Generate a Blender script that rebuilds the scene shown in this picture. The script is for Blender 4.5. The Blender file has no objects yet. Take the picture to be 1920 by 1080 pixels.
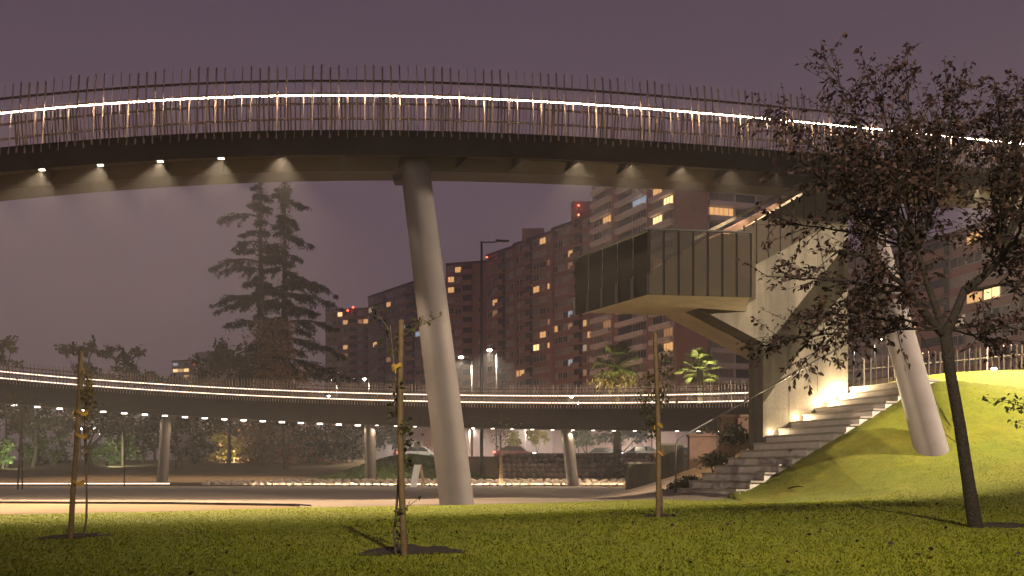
import bpy, bmesh, math, random
import numpy as np
from mathutils import Vector, Matrix, Euler

random.seed(7); RNG = np.random.default_rng(7)
sc = bpy.context.scene
COL = sc.collection
PI = math.pi

# ------------------------------------------------------------------ camera, sky, exposure
F, HZ, CAMZ = 1900.0, 890.0, 0.75      # focal length in photo pixels, horizon row, eye height
cam_d = bpy.data.cameras.new('camera'); cam = bpy.data.objects.new('camera', cam_d); COL.objects.link(cam)
cam_d.sensor_width = 36.0; cam_d.lens = 36.0 * F / 1920.0
cam_d.shift_y = (HZ - 540.0) / 1920.0
cam_d.clip_start = 0.05; cam_d.clip_end = 3000.0
cam.location = (0, 0, CAMZ); cam.rotation_euler = (PI / 2, 0, 0)
sc.camera = cam

w = bpy.data.worlds.new('World'); sc.world = w; w.use_nodes = True
wn = w.node_tree.nodes; wl = w.node_tree.links
for n in list(wn): wn.remove(n)
w_out = wn.new('ShaderNodeOutputWorld'); w_bg = wn.new('ShaderNodeBackground')
w_tc = wn.new('ShaderNodeTexCoord'); w_sep = wn.new('ShaderNodeSeparateXYZ'); w_ramp = wn.new('ShaderNodeValToRGB')
wl.new(w_tc.outputs['Generated'], w_sep.inputs[0]); wl.new(w_sep.outputs['Z'], w_ramp.inputs[0])
wl.new(w_ramp.outputs[0], w_bg.inputs[0]); wl.new(w_bg.outputs[0], w_out.inputs[0])
# city glow under a night sky: warm haze low down, dull violet higher up
cr = w_ramp.color_ramp
cr.elements[0].position = 0.0; cr.elements[0].color = (0.188, 0.126, 0.134, 1)
cr.elements[1].position = 0.50; cr.elements[1].color = (0.084, 0.056, 0.083, 1)
e = cr.elements.new(0.22); e.color = (0.141, 0.094, 0.116, 1)
w_bg.inputs[1].default_value = 1.0

sc.view_settings.view_transform = 'Standard'; sc.view_settings.look = 'None'
sc.view_settings.exposure = 0.0; sc.view_settings.gamma = 1.0; sc.view_settings.use_curve_mapping = False
cy = sc.cycles
cy.use_denoising = True
cy.max_bounces = 5; cy.diffuse_bounces = 3; cy.glossy_bounces = 2; cy.transmission_bounces = 4
cy.volume_bounces = 0; cy.transparent_max_bounces = 8
cy.sample_clamp_indirect = 4.0
cy.caustics_reflective = False; cy.caustics_refractive = False
cy.use_light_tree = True

LAMP_W = 1.0                      # master level of the bridge downlights
WARM = (1.0, 0.76, 0.48)

# ------------------------------------------------------------------ helpers
def P(px, py, Y):
    """point at depth Y seen at a photo pixel"""
    return Vector(((px - 960.0) / F * Y, Y, CAMZ + (HZ - py) / F * Y))
def project(v):
    return (960 + F * v[0] / v[1], HZ - F * (v[2] - CAMZ) / v[1])
def ss(a, b, x):
    t = np.clip((x - a) / (b - a), 0, 1); return t * t * (3 - 2 * t)
def interp(xs, ys, x): return float(np.interp(x, xs, ys))

MATS = {}
def mat(name, col, rough=0.8, scale=4.0, vary=0.25, bump=0.0, bscale=None, metal=0.0, col2=None, detail=6.0, spec=0.3, coords='Object'):
    m = bpy.data.materials.new(name); m.use_nodes = True; MATS[name] = m
    nt = m.node_tree; b = nt.nodes['Principled BSDF']
    b.inputs['Roughness'].default_value = rough; b.inputs['Metallic'].default_value = metal
    b.inputs['Specular IOR Level'].default_value = spec
    tc = nt.nodes.new('ShaderNodeTexCoord')
    nz = nt.nodes.new('ShaderNodeTexNoise'); nz.inputs['Scale'].default_value = scale; nz.inputs['Detail'].default_value = detail
    nz.inputs['Roughness'].default_value = 0.65
    nt.links.new(tc.outputs[coords], nz.inputs['Vector'])
    rp = nt.nodes.new('ShaderNodeValToRGB'); rp.color_ramp.elements[0].position = 0.3; rp.color_ramp.elements[1].position = 0.7
    c2 = col2 if col2 else tuple(min(1, c * (1 + vary)) for c in col)
    c1 = tuple(c * (1 - vary) for c in col) if not col2 else col
    rp.color_ramp.elements[0].color = (*c1, 1); rp.color_ramp.elements[1].color = (*c2, 1)
    nt.links.new(nz.outputs['Fac'], rp.inputs[0]); nt.links.new(rp.outputs[0], b.inputs['Base Color'])
    if bump > 0:
        n2 = nt.nodes.new('ShaderNodeTexNoise'); n2.inputs['Scale'].default_value = bscale or scale * 4; n2.inputs['Detail'].default_value = 5
        nt.links.new(tc.outputs[coords], n2.inputs['Vector'])
        bp = nt.nodes.new('ShaderNodeBump'); bp.inputs['Strength'].default_value = bump; bp.inputs['Distance'].default_value = 0.03
        nt.links.new(n2.outputs['Fac'], bp.inputs['Height']); nt.links.new(bp.outputs[0], b.inputs['Normal'])
    return m
def emit(name, col, strength, sample=True, base=(0.3, 0.3, 0.3)):
    m = bpy.data.materials.new(name); m.use_nodes = True; MATS[name] = m
    b = m.node_tree.nodes['Principled BSDF']
    b.inputs['Base Color'].default_value = (*base, 1)
    b.inputs['Emission Color'].default_value = (*col, 1); b.inputs['Emission Strength'].default_value = strength
    m.cycles.emission_sampling = 'AUTO' if sample else 'NONE'
    return m
def glass_mat(name, col, transp, rough=0.08):
    m = bpy.data.materials.new(name); m.use_nodes = True; MATS[name] = m
    nt = m.node_tree; b = nt.nodes['Principled BSDF']; out = nt.nodes['Material Output']
    b.inputs['Base Color'].default_value = (*col, 1); b.inputs['Roughness'].default_value = rough
    tr = nt.nodes.new('ShaderNodeBsdfTransparent'); mx = nt.nodes.new('ShaderNodeMixShader'); mx.inputs[0].default_value = transp
    nt.links.new(b.outputs[0], mx.inputs[1]); nt.links.new(tr.outputs[0], mx.inputs[2]); nt.links.new(mx.outputs[0], out.inputs[0])
    return m
def leaf_mat(name, col, vary=0.5, transl=0.25, rough=0.6):
    m = bpy.data.materials.new(name); m.use_nodes = True; MATS[name] = m
    nt = m.node_tree; b = nt.nodes['Principled BSDF']; out = nt.nodes['Material Output']
    at = nt.nodes.new('ShaderNodeAttribute'); at.attribute_name = 'tone'
    rp = nt.nodes.new('ShaderNodeValToRGB')
    rp.color_ramp.elements[0].color = (*[c * (1 - vary) for c in col], 1)
    rp.color_ramp.elements[1].color = (*[min(1, c * (1 + vary)) for c in col], 1)
    nt.links.new(at.outputs['Fac'], rp.inputs[0]); nt.links.new(rp.outputs[0], b.inputs['Base Color'])
    b.inputs['Roughness'].default_value = rough; b.inputs['Specular IOR Level'].default_value = 0.25
    tl = nt.nodes.new('ShaderNodeBsdfTranslucent'); nt.links.new(rp.outputs[0], tl.inputs[0])
    mx = nt.nodes.new('ShaderNodeMixShader'); mx.inputs[0].default_value = transl
    nt.links.new(b.outputs[0], mx.inputs[1]); nt.links.new(tl.outputs[0], mx.inputs[2]); nt.links.new(mx.outputs[0], out.inputs[0])
    return m

ROOT = {}
def tag(o, label=None, cat=None, group=None, kind=None):
    if label: o['label'] = label
    if cat: o['category'] = cat
    if group: o['group'] = group
    if kind: o['kind'] = kind
    return o
def thing(name, label, cat, loc=(0, 0, 0), group=None):
    o = bpy.data.objects.new(name, None); COL.objects.link(o); o.location = loc; o.empty_display_size = 0.2
    ROOT[o.name] = Vector(loc)
    return tag(o, label, cat, group)
def root_of(o):
    while o.parent: o = o.parent
    return ROOT.get(o.name, Vector((0, 0, 0)))
def inst(name, me, parent, loc=(0, 0, 0), rot=None, scale=None):
    """an object that shares a mesh; loc is a world position"""
    o = bpy.data.objects.new(name, me); COL.objects.link(o)
    if parent is not None:
        o.parent = parent; o.location = Vector(loc) - root_of(parent)
    else: o.location = loc
    if rot is not None: o.rotation_euler = rot
    if scale is not None: o.scale = scale if not isinstance(scale, (int, float)) else (scale,) * 3
    return o

class MB:
    def __init__(s): s.v = []; s.f = []; s.m = []
    def add(s, vs, fs, mi=0):
        k = len(s.v); s.v += [tuple(p) for p in vs]; s.f += [tuple(i + k for i in f) for f in fs]; s.m += [mi] * len(fs); return s
    def box(s, c, size, ax=None, mi=0):
        """ax: three unit vectors"""
        c = Vector(c); h = [d / 2 for d in size]
        ax = ax or (Vector((1, 0, 0)), Vector((0, 1, 0)), Vector((0, 0, 1)))
        vs = [c + ax[0] * h[0] * i + ax[1] * h[1] * j + ax[2] * h[2] * k for k in (-1, 1) for j in (-1, 1) for i in (-1, 1)]
        return s.add(vs, [(0, 2, 3, 1), (4, 5, 7, 6), (0, 1, 5, 4), (2, 6, 7, 3), (0, 4, 6, 2), (1, 3, 7, 5)], mi)
    def prism(s, poly, off, mi=0):
        """poly: list of 3-D points, off: extrusion vector"""
        n = len(poly); a = [Vector(p) for p in poly]; off = Vector(off)
        return s.add(a + [p + off for p in a], [tuple(range(n))[::-1], tuple(range(n, 2 * n))] + [(i, (i + 1) % n, n + (i + 1) % n, n + i) for i in range(n)], mi)
    def tube(s, pts, r, seg=8, mi=0, cap=True):
        pts = [Vector(p) for p in pts]; n = len(pts)
        rs = r if hasattr(r, '__len__') else [r] * n
        up = Vector((0, 0, 1)); rings = []; prev = None
        for i, p in enumerate(pts):
            t = (pts[min(i + 1, n - 1)] - pts[max(i - 1, 0)]).normalized()
            if prev is None:
                a = t.cross(up) if abs(t.z) < 0.95 else t.cross(Vector((0, 1, 0)))
            else: a = prev - t * prev.dot(t)
            a = a.normalized(); prev = a; b = t.cross(a)
            rings.append([p + (a * math.cos(2 * PI * k / seg) + b * math.sin(2 * PI * k / seg)) * rs[i] for k in range(seg)])
        vs = [q for rg in rings for q in rg]; fs = []
        for i in range(n - 1):
            for k in range(seg):
                k2 = (k + 1) % seg
                fs.append((i * seg + k, i * seg + k2, (i + 1) * seg + k2, (i + 1) * seg + k))
        if cap: fs += [tuple(range(seg))[::-1], tuple((n - 1) * seg + k for k in range(seg))]
        return s.add(vs, fs, mi)
    def sweep(s, frames, prof, mi=0, closed=True):
        """frames: (point, side, up); prof: list of (side, up) offsets"""
        n = len(prof); vs = []; fs = []
        for (p, sd, up) in frames: vs += [p + sd * a + up * b for (a, b) in prof]
        m = len(frames)
        for i in range(m - 1):
            for k in range(n if closed else n - 1):
                k2 = (k + 1) % n
                fs.append((i * n + k, i * n + k2, (i + 1) * n + k2, (i + 1) * n + k))
        if closed: fs += [tuple(range(n))[::-1], tuple((m - 1) * n + k for k in range(n))]
        return s.add(vs, fs, mi)
    def mesh(s, name, mats, off=(0, 0, 0), smooth=False, angle=None):
        me = bpy.data.meshes.new(name); o = Vector(off)
        me.from_pydata([(p[0] - o.x, p[1] - o.y, p[2] - o.z) for p in s.v], [], s.f)
        for mm in (mats if isinstance(mats, (list, tuple)) else [mats]): me.materials.append(mm)
        if any(s.m): me.polygons.foreach_set('material_index', s.m)
        bm = bmesh.new(); bm.from_mesh(me); bmesh.ops.recalc_face_normals(bm, faces=bm.faces); bm.to_mesh(me); bm.free()
        if smooth:
            me.shade_smooth()
            if angle: me.set_sharp_from_angle(angle=math.radians(angle))
        return me
    def build(s, name, mats, parent=None, smooth=False, angle=None, loc=None):
        off = root_of(parent) if parent is not None else Vector(loc or (0, 0, 0))
        me = s.mesh(name, mats, off, smooth, angle)
        o = bpy.data.objects.new(name, me); COL.objects.link(o)
        if parent is not None: o.parent = parent
        else: o.location = off
        return o

def np_mesh(name, V, nper, faces_per, m, tone=None, off=(0, 0, 0)):
    """fast mesh of N identical-topology pieces. V: (N, nper, 3); faces_per: list of index tuples"""
    N = V.shape[0]; me = bpy.data.meshes.new(name)
    verts = (V - np.array(off)).reshape(-1, 3).astype(np.float32)
    loops = []; starts = []; tot = 0
    L = sum(len(f) for f in faces_per)
    base = np.concatenate([np.array(f) for f in faces_per])
    loops = (base[None, :] + (np.arange(N) * nper)[:, None]).reshape(-1).astype(np.int32)
    sz = np.array([len(f) for f in faces_per]); st = np.concatenate([[0], np.cumsum(sz)[:-1]])
    starts = (st[None, :] + (np.arange(N) * L)[:, None]).reshape(-1).astype(np.int32)
    me.vertices.add(len(verts)); me.vertices.foreach_set('co', verts.reshape(-1))
    me.loops.add(len(loops)); me.loops.foreach_set('vertex_index', loops)
    me.polygons.add(len(starts)); me.polygons.foreach_set('loop_start', starts)
    me.update(calc_edges=True); me.validate()
    me.materials.append(m)
    if tone is None: tone = RNG.random(N)
    at = me.attributes.new('tone', 'FLOAT', 'POINT')
    at.data.foreach_set('value', np.repeat(tone, nper).astype(np.float32))
    return me
def obj(name, me, parent=None, loc=(0, 0, 0)):
    o = bpy.data.objects.new(name, me); COL.objects.link(o)
    if parent is not None: o.parent = parent
    else: o.location = loc
    return o
def unit(v): return v / (np.linalg.norm(v, axis=-1, keepdims=True) + 1e-9)
def leaf_cloud(name, C, size, m, aspect=0.5, droop=0.3, dirs=None, parent=None, tone=None):
    """pointed folded leaves: 6 vertices, 4 faces each"""
    N = len(C)
    d = dirs if dirs is not None else RNG.normal(size=(N, 3))
    d = unit(d + np.array([0, 0, -droop]))
    r = unit(np.cross(d, RNG.normal(size=(N, 3)))); n = np.cross(r, d)
    L = (size * (0.6 + 0.8 * RNG.random(N)))[:, None]; W = L * aspect
    b = C; mid = C + d * L * 0.35 + n * L * 0.10; m2 = C + d * L * 0.7 + n * L * 0.05; tip = C + d * L - n * L * 0.12 + np.array([0, 0, -0.1]) * L
    V = np.stack([b, mid + r * W * 0.5, mid - r * W * 0.5, m2 + r * W * 0.42, m2 - r * W * 0.42, tip], 1)
    me = np_mesh(name, V, 6, [(0, 1, 2), (1, 3, 4, 2), (3, 5, 4)], m, tone, off=root_of(parent) if parent is not None else (0, 0, 0))
    return obj(name, me, parent)
def light(name, kind, loc, power, col=WARM, parent=None, **kw):
    d = bpy.data.lights.new(name, kind); d.energy = power; d.color = col
    for k, v in kw.items(): setattr(d, k, v)
    o = bpy.data.objects.new(name, d); COL.objects.link(o)
    if parent is not None: o.parent = parent; o.location = Vector(loc) - root_of(parent)
    else: o.location = loc
    return o
def aim(o, d):
    o.rotation_euler = Vector(d).to_track_quat('-Z', 'Y').to_euler()

# ------------------------------------------------------------------ materials
def streaks(name, sc3, amt):
    """water stains running down a concrete face"""
    nt = MATS[name].node_tree; b = nt.nodes['Principled BSDF']; src = b.inputs['Base Color'].links[0].from_socket
    tc = nt.nodes.new('ShaderNodeTexCoord'); mp = nt.nodes.new('ShaderNodeMapping'); mp.inputs['Scale'].default_value = sc3
    nz = nt.nodes.new('ShaderNodeTexNoise'); nz.inputs['Scale'].default_value = 1.0; nz.inputs['Detail'].default_value = 4
    rp = nt.nodes.new('ShaderNodeValToRGB'); rp.color_ramp.elements[0].position = .38; rp.color_ramp.elements[1].position = .62
    rp.color_ramp.elements[0].color = (1 - amt, 1 - amt, 1 - amt, 1); rp.color_ramp.elements[1].color = (1, 1, 1, 1)
    mx = nt.nodes.new('ShaderNodeMixRGB'); mx.blend_type = 'MULTIPLY'; mx.inputs[0].default_value = 1
    nt.links.new(tc.outputs['Object'], mp.inputs[0]); nt.links.new(mp.outputs[0], nz.inputs['Vector']); nt.links.new(nz.outputs['Fac'], rp.inputs[0])
    nt.links.new(src, mx.inputs[1]); nt.links.new(rp.outputs[0], mx.inputs[2]); nt.links.new(mx.outputs[0], b.inputs['Base Color'])
mat('concrete', (0.108, 0.092, 0.070), 0.85, 1.1, 0.30, 0.25, 14)
streaks('concrete', (3, 3, .3), .4)
mat('concrete_column', (0.115, 0.098, 0.096), 0.65, 0.8, 0.12, 0.04, 25)
streaks('concrete_column', (3, 3, .25), .07)
mat('concrete_dimmed', (0.062, 0.053, 0.050), 0.7, 0.8, 0.15)  # column concrete darkened to offset stray lamp light on the far columns
mat('concrete_lit', (0.40, 0.34, 0.27), 0.85, 1.4, 0.18, 0.15, 12)  # lighter concrete: bounced light on the lookout undersides put into the colour
mat('concrete_step', (0.45, 0.40, 0.37), 0.85, 3.0, 0.15, 0.15, 30)
mat('step_edge', (0.24, 0.21, 0.18), 0.8, 4.0, 0.1)
mat('dark_steel', (0.030, 0.024, 0.024), 0.6, 3.0, 0.25, 0.05, 30, metal=0.0, spec=0.3)
mat('fascia_steel', (0.024, 0.018, 0.018), 0.75, 2.0, 0.25, 0.08, 20, spec=0.12)
mat('girder_paint', (0.036, 0.028, 0.023), 0.55, 1.0, 0.15)
mat('soffit_paint', (0.035, 0.028, 0.020), 0.6, 1.2, 0.2)
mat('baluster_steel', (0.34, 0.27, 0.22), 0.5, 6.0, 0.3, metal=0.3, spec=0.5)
mat('baluster_shaded', (0.055, 0.043, 0.038), 0.6, 6.0, 0.3, spec=0.2)  # baluster steel darkened so the back row reads as unlit
mat('rail_steel', (0.10, 0.08, 0.07), 0.4, 6.0, 0.2, metal=0.4)
mat('galvanised', (0.13, 0.125, 0.12), 0.35, 6.0, 0.15, metal=0.7)
mat('sand', (0.160, 0.108, 0.062), 0.95, 0.5, 0.22, 0.5, 30, coords='Object')
mat('paving', (0.185, 0.145, 0.118), 0.85, 0.25, 0.16, 0.15, 20)
mat('shaded_soil', (0.030, 0.022, 0.016), 0.95, 9.0, 0.5, 0.8, 25)  # bare earth, darkened further for the shade in the dug hollows
lw = mat('lawn', (0.165, 0.205, 0.008), 0.9, .55, 0.3, 0.5, 38, col2=(0.265, 0.255, 0.014))
_nt = lw.node_tree; _b = _nt.nodes['Principled BSDF']; _src = _b.inputs['Base Color'].links[0].from_socket      # tufts and fine blades on top of the broad patches
for _sc, _lo, _p0, _p1 in ((5.0, .80, .35, .65), (60.0, .72, .38, .62)):
    _tc = _nt.nodes.new('ShaderNodeTexCoord'); _nz = _nt.nodes.new('ShaderNodeTexNoise'); _nz.inputs['Scale'].default_value = _sc; _nz.inputs['Detail'].default_value = 5
    _rp = _nt.nodes.new('ShaderNodeValToRGB'); _rp.color_ramp.elements[0].position = _p0; _rp.color_ramp.elements[1].position = _p1; _rp.color_ramp.elements[0].color = (_lo, _lo, _lo, 1)
    _mx = _nt.nodes.new('ShaderNodeMixRGB'); _mx.blend_type = 'MULTIPLY'; _mx.inputs[0].default_value = 1
    _nt.links.new(_tc.outputs['Object'], _nz.inputs['Vector']); _nt.links.new(_nz.outputs['Fac'], _rp.inputs[0]); _nt.links.new(_src, _mx.inputs[1]); _nt.links.new(_rp.outputs[0], _mx.inputs[2]); _src = _mx.outputs[0]
_nt.links.new(_src, _b.inputs['Base Color'])
mat('mound_grass', (0.045, 0.075, 0.022), 0.9, 2.5, 0.3, 0.6, 30)
mat('asphalt', (0.055, 0.053, 0.052), 0.7, 3.0, 0.2)
mat('bark', (0.020, 0.015, 0.011), 0.9, 22.0, 0.5, 0.8, 50)
mat('bark_pale', (0.09, 0.065, 0.045), 0.9, 14.0, 0.4, 0.6, 40)
mat('bark_far', (0.07, 0.052, 0.042), 0.9, 2.0, 0.4)
mat('stake_wood', (0.10, 0.066, 0.032), 0.75, 7.0, 0.35, 0.4, 30)
mat('tie_fabric', (0.28, 0.17, 0.03), 0.8, 12.0, 0.2)
mat('stone', (0.24, 0.165, 0.135), 0.9, 3.0, 0.35, 0.5, 12)
mat('stone_dark', (0.15, 0.105, 0.09), 0.9, 3.0, 0.35, 0.5, 12)
mat('river_stone', (0.33, 0.27, 0.22), 0.85, 2.0, 0.3, 0.4, 10)
mat('mortar', (0.10, 0.075, 0.065), 0.95, 6.0, 0.3)
mat('terrace_wall', (0.12, 0.072, 0.055), 0.9, 2.5, 0.25, 0.3, 20)
mat('brick_wall', (0.34, 0.185, 0.165), 0.9, 0.3, 0.15)
mat('brick_pale', (0.36, 0.24, 0.215), 0.9, 0.3, 0.15)
mat('render_white', (0.72, 0.66, 0.62), 0.85, 0.3, 0.12)
mat('window_frame', (0.50, 0.45, 0.42), 0.6, 2.0, 0.1)
mat('window_dark', (0.030, 0.028, 0.032), 0.12, 0.3, 0.5, spec=0.6)
mat('curtain_dim', (0.42, 0.36, 0.34), 0.5, 0.8, 0.3)
mat('curtain_mid', (0.24, 0.21, 0.20), 0.5, 0.8, 0.3)
mat('roof_dark', (0.10, 0.07, 0.065), 0.9, 0.5, 0.2)
emit('window_lit', (1.0, 0.50, 0.17), 1.0, False)
emit('window_lit_soft', (1.0, 0.45, 0.18), 0.34, False)
emit('window_lit_hot', (1.0, 0.62, 0.26), 2.2, False)
emit('window_lit_blue', (0.65, 0.78, 1.0), 0.5, False)
emit('window_lit_pale', (1.0, 0.72, 0.45), 0.5, False)
emit('beacon_red', (1.0, 0.06, 0.03), 14.0, False)
emit('led_near', (1.0, 0.68, 0.44), 190.0, True)
emit('led_far', (1.0, 0.72, 0.50), 4.5, False)
emit('led_ground', (1.0, 0.74, 0.48), 150.0, True)
emit('lens_near', (1.0, 0.82, 0.60), 8.0, False)
emit('lens_far', (1.0, 0.88, 0.74), 10.0, False)
emit('lens_step', (1.0, 0.86, 0.62), 60.0, False)
emit('lens_street', (1.0, 0.93, 0.75), 60.0, False)
emit('lens_cool', (0.80, 0.92, 1.0), 40.0, False)
emit('head_light', (0.95, 0.97, 1.0), 25.0, False)
emit('tail_light', (1.0, 0.05, 0.03), 12.0, False)
glass_mat('guard_glass', (0.035, 0.03, 0.026), 0.42)
glass_mat('car_glass', (0.02, 0.02, 0.025), 0.2)
mat('mesh_panel', (0.016, 0.013, 0.011), 0.8, 5.0, 0.15, spec=0.05)
mat('clad_panel', (0.036, 0.028, 0.021), 0.7, 1.6, 0.15, spec=0.05)
mat('sign_white', (0.70, 0.68, 0.66), 0.6, 3.0, 0.06)
mat('sign_red', (0.55, 0.03, 0.03), 0.5, 3.0, 0.06)
mat('sign_black', (0.02, 0.02, 0.02), 0.5, 3.0, 0.06)
mat('sign_back', (0.26, 0.28, 0.26), 0.5, 3.0, 0.1)
mat('board_wood', (0.36, 0.24, 0.15), 0.7, 8.0, 0.25)
mat('rubber', (0.02, 0.02, 0.02), 0.9, 5.0, 0.2)
mat('car_white', (0.30, 0.30, 0.31), 0.3, 1.0, 0.05, spec=0.5)
mat('car_dark', (0.05, 0.05, 0.06), 0.3, 1.0, 0.05, spec=0.5)
mat('car_red', (0.12, 0.02, 0.02), 0.3, 1.0, 0.05, spec=0.5)
leaf_mat('leaf_plum', (0.036, 0.019, 0.015), 0.85, 0.3)
leaf_mat('leaf_cedar', (0.016, 0.014, 0.011), 0.5, 0.05, 0.9)
leaf_mat('leaf_ivy', (0.24, 0.115, 0.07), 0.5, 0.1)
leaf_mat('leaf_green', (0.050, 0.066, 0.024), 0.6, 0.25)
leaf_mat('leaf_dark', (0.040, 0.040, 0.024), 0.6, 0.2)
leaf_mat('leaf_brown', (0.085, 0.062, 0.042), 0.6, 0.2)
leaf_mat('leaf_yellow', (0.20, 0.16, 0.040), 0.5, 0.3)
leaf_mat('leaf_sapling', (0.045, 0.050, 0.014), 0.5, 0.25)
leaf_mat('leaf_palm', (0.11, 0.12, 0.035), 0.5, 0.25)
leaf_mat('leaf_dry', (0.12, 0.085, 0.03), 0.5, 0.2)
leaf_mat('grass_blade', (0.225, 0.260, 0.008), 0.35, 0.35)
M = MATS

# ------------------------------------------------------------------ terrain
# outside staircase frame: origin at the foot of the left side, e up the flight, n to the left of it
SA = math.radians(21.5); SO = Vector((4.41, 27.5, 0)); SE = Vector((math.cos(SA), math.sin(SA), 0)); SN = Vector((-math.sin(SA), math.cos(SA), 0))
TREAD, RISER, NSTEP, SW = 0.42, 0.208, 15, 2.92
def S(s, n, z): return SO + SE * s + SN * n + Vector((0, 0, z))

CP = [(-6, 8, .02), (0, 8, .05), (-.9, 8.4, .04), (-4.6, 10.6, .05), (1.74, 12, .22), (4.58, 10, .2), (4, 6, .05), (8, 8, .15), (0, 3, 0), (-8, 2, 0), (8, 2, .05),
      (-1.3, 23.2, .04), (-4.4, 21.9, .02), (3.6, 23.4, .15), (6.3, 23.2, .26), (5.5, 24.6, .2), (4.3, 27.4, .2), (-9, 18, 0), (0, 17, .06), (3.5, 17, .2),
      (8.5, 20, .5), (9.6, 20, .72), (12, 20, 1.1), (7.5, 15, .3), (5.5, 16, .28), (9.73, 23.5, 1.33), (8.08, 24, 1.1), (6.65, 24.3, .56),
      (13.1, 28, 3.2), (11.7, 25, 2.05), (15.5, 27.5, 3.05), (13.3, 32, 3.75), (16.2, 32, 4.0), (14, 36, 4.1), (20, 36, 4.3), (20, 28, 3.3), (20, 22, 1.7), (16, 18, .9), (22, 45, 4.3), (13, 45, 4.0), (12, 12, .35), (14, 6, .2),
      (6.3, 31.5, .75), (4, 33, .12), (0, 30, .05), (-10, 28, 0), (-10, 42, 0), (0, 45, 0), (6, 44, 0), (9, 47, .15), (5.5, 50, 0), (4, 38, .05), (10.5, 33, 3.1), (10, 38, 2.6),
      (-20, 20, 0), (-22, 45, 0), (-20, 5, 0), (-20, 55, 0), (0, 56, 0), (24, 56, 3.0), (30, 30, 3.6), (30, 15, 1.2), (30, 0, .3)]
for s_ in (0.3, 1.5, 3, 4.5, 6.2):
    p = S(s_, -SW - .15, 0); CP.append((p.x, p.y, .2 + .495 * s_ - .06))
    p = S(s_, .5, 0); CP.append((p.x, p.y, .2 + .27 * s_))
_c = np.array(CP); _n = len(_c)
def _phi(r2): return 0.5 * r2 * np.log(r2 + 1e-9)
_A = np.zeros((_n + 3, _n + 3)); _d = _c[:, None, :2] - _c[None, :, :2]
_A[:_n, :_n] = _phi((_d ** 2).sum(-1)) + np.eye(_n) * 0.15
_A[:_n, _n] = 1; _A[:_n, _n + 1:] = _c[:, :2]; _A[_n, :_n] = 1; _A[_n + 1:, :_n] = _c[:, :2].T
_w = np.linalg.solve(_A, np.concatenate([_c[:, 2], [0, 0, 0]]))
WALL_Y = 80.0
def hgt(X, Y):
    X = np.asarray(X, float); Y = np.asarray(Y, float); sh = np.broadcast(X, Y).shape
    x = np.broadcast_to(X, sh).ravel(); y = np.broadcast_to(Y, sh).ravel()
    xc = np.clip(x, -22, 30); yc = np.clip(y, -2, 58)
    d2 = (xc[:, None] - _c[None, :, 0]) ** 2 + (yc[:, None] - _c[None, :, 1]) ** 2
    near = _phi(d2) @ _w[:_n] + _w[_n] + xc * _w[_n + 1] + yc * _w[_n + 2]
    left = 1.25 * ss(66, 84, y)
    right = np.where(y > WALL_Y + .3, 2.2, 0.25 * ss(68, 79, y))
    kx = ss(-13, -7, x)
    far = left * (1 - kx) + right * kx
    far = far * (1 - ss(11, 14, x)) + 2.2 * ss(11, 14, x)
    k = ss(46, 58, y)
    far = np.where(y > 120, 2.2, far * (1 - ss(84, 100, y)) + 2.2 * ss(84, 100, y))
    return (near * (1 - k) + far * k).reshape(sh)
def h1(x, y): return float(hgt(x, y))
def stair_s_t(X, Y):
    dx = X - SO.x; dy = Y - SO.y
    return dx * SE.x + dy * SE.y, -(dx * SN.x + dy * SN.y)

LX = [-60, -30, -9.2, -6.5, -4.4, -.75, 3.6, 5.3, 5.7, 10.4, 11.0, 40]
LY = [17.3, 17.6, 18.3, 19.8, 21.9, 22.75, 23.3, 24.6, 27.6, 29.4, 33.5, 33.5]
def lawn_edge(X): return np.interp(X, LX, LY)
def grid_mesh(name, X, Y, Z, m, smooth=True):
    ny, nx = X.shape; me = bpy.data.meshes.new(name)
    vs = np.stack([X, Y, Z], -1).reshape(-1, 3)
    idx = np.arange(nx * ny).reshape(ny, nx)
    q = np.stack([idx[:-1, :-1], idx[:-1, 1:], idx[1:, 1:], idx[1:, :-1]], -1).reshape(-1, 4)
    me.from_pydata(vs.tolist(), [], q.tolist()); me.materials.append(m)
    if smooth: me.shade_smooth()
    return me
# ground sheet
gx = np.unique(np.concatenate([[-700, -300, -150, -90], np.arange(-60, 61, 1.0), [90, 150, 300, 700]]))
gy = np.unique(np.concatenate([[-60, -20], np.arange(-10, 47, .75), np.arange(47, 79.8, 2), [79.95, 80.35], np.arange(81, 120, 3), [140, 180, 250, 400, 900]]))
GX, GY = np.meshgrid(gx, gy); GZ = hgt(GX, GY)
GZ = np.where((GY < lawn_edge(GX) - .3), GZ - .12, GZ)
_s, _t = stair_s_t(GX, GY)
GZ = np.where((_s > -1) & (_s < 7.5) & (_t > -.8) & (_t < 3.6), np.minimum(GZ, .495 * np.clip(_s, 0, 7) - .45), GZ)
GZ = np.where((_s > -.2) & (_s < .8) & (_t > -.8) & (_t < 3.6), -.1, GZ)
tag(obj('ground', grid_mesh('ground', GX, GY, GZ, M['sand'])), 'sandy park ground reaching to the buildings', kind='structure')
# paved path
px_ = np.unique(np.concatenate([np.arange(-60, -14, 2.0), np.arange(-14, 5.6, .35)]))
pmin = np.maximum(np.interp(px_, [-60, -13.3, -8.84, -4.9, -4.3], [28.5, 26.4, 25.5, 23.4, 20]), lawn_edge(px_) + .0)
tt = np.linspace(0, 1, 60) ** 1.3
PX = np.repeat(px_[None, :], 60, 0); PY = pmin[None, :] * (1 - tt[:, None]) + 63.6 * tt[:, None]
tag(obj('path', grid_mesh('path', PX, PY, hgt(PX, PY) + .022, M['paving'])), 'pale paved park path under the footbridge', kind='structure')
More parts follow.
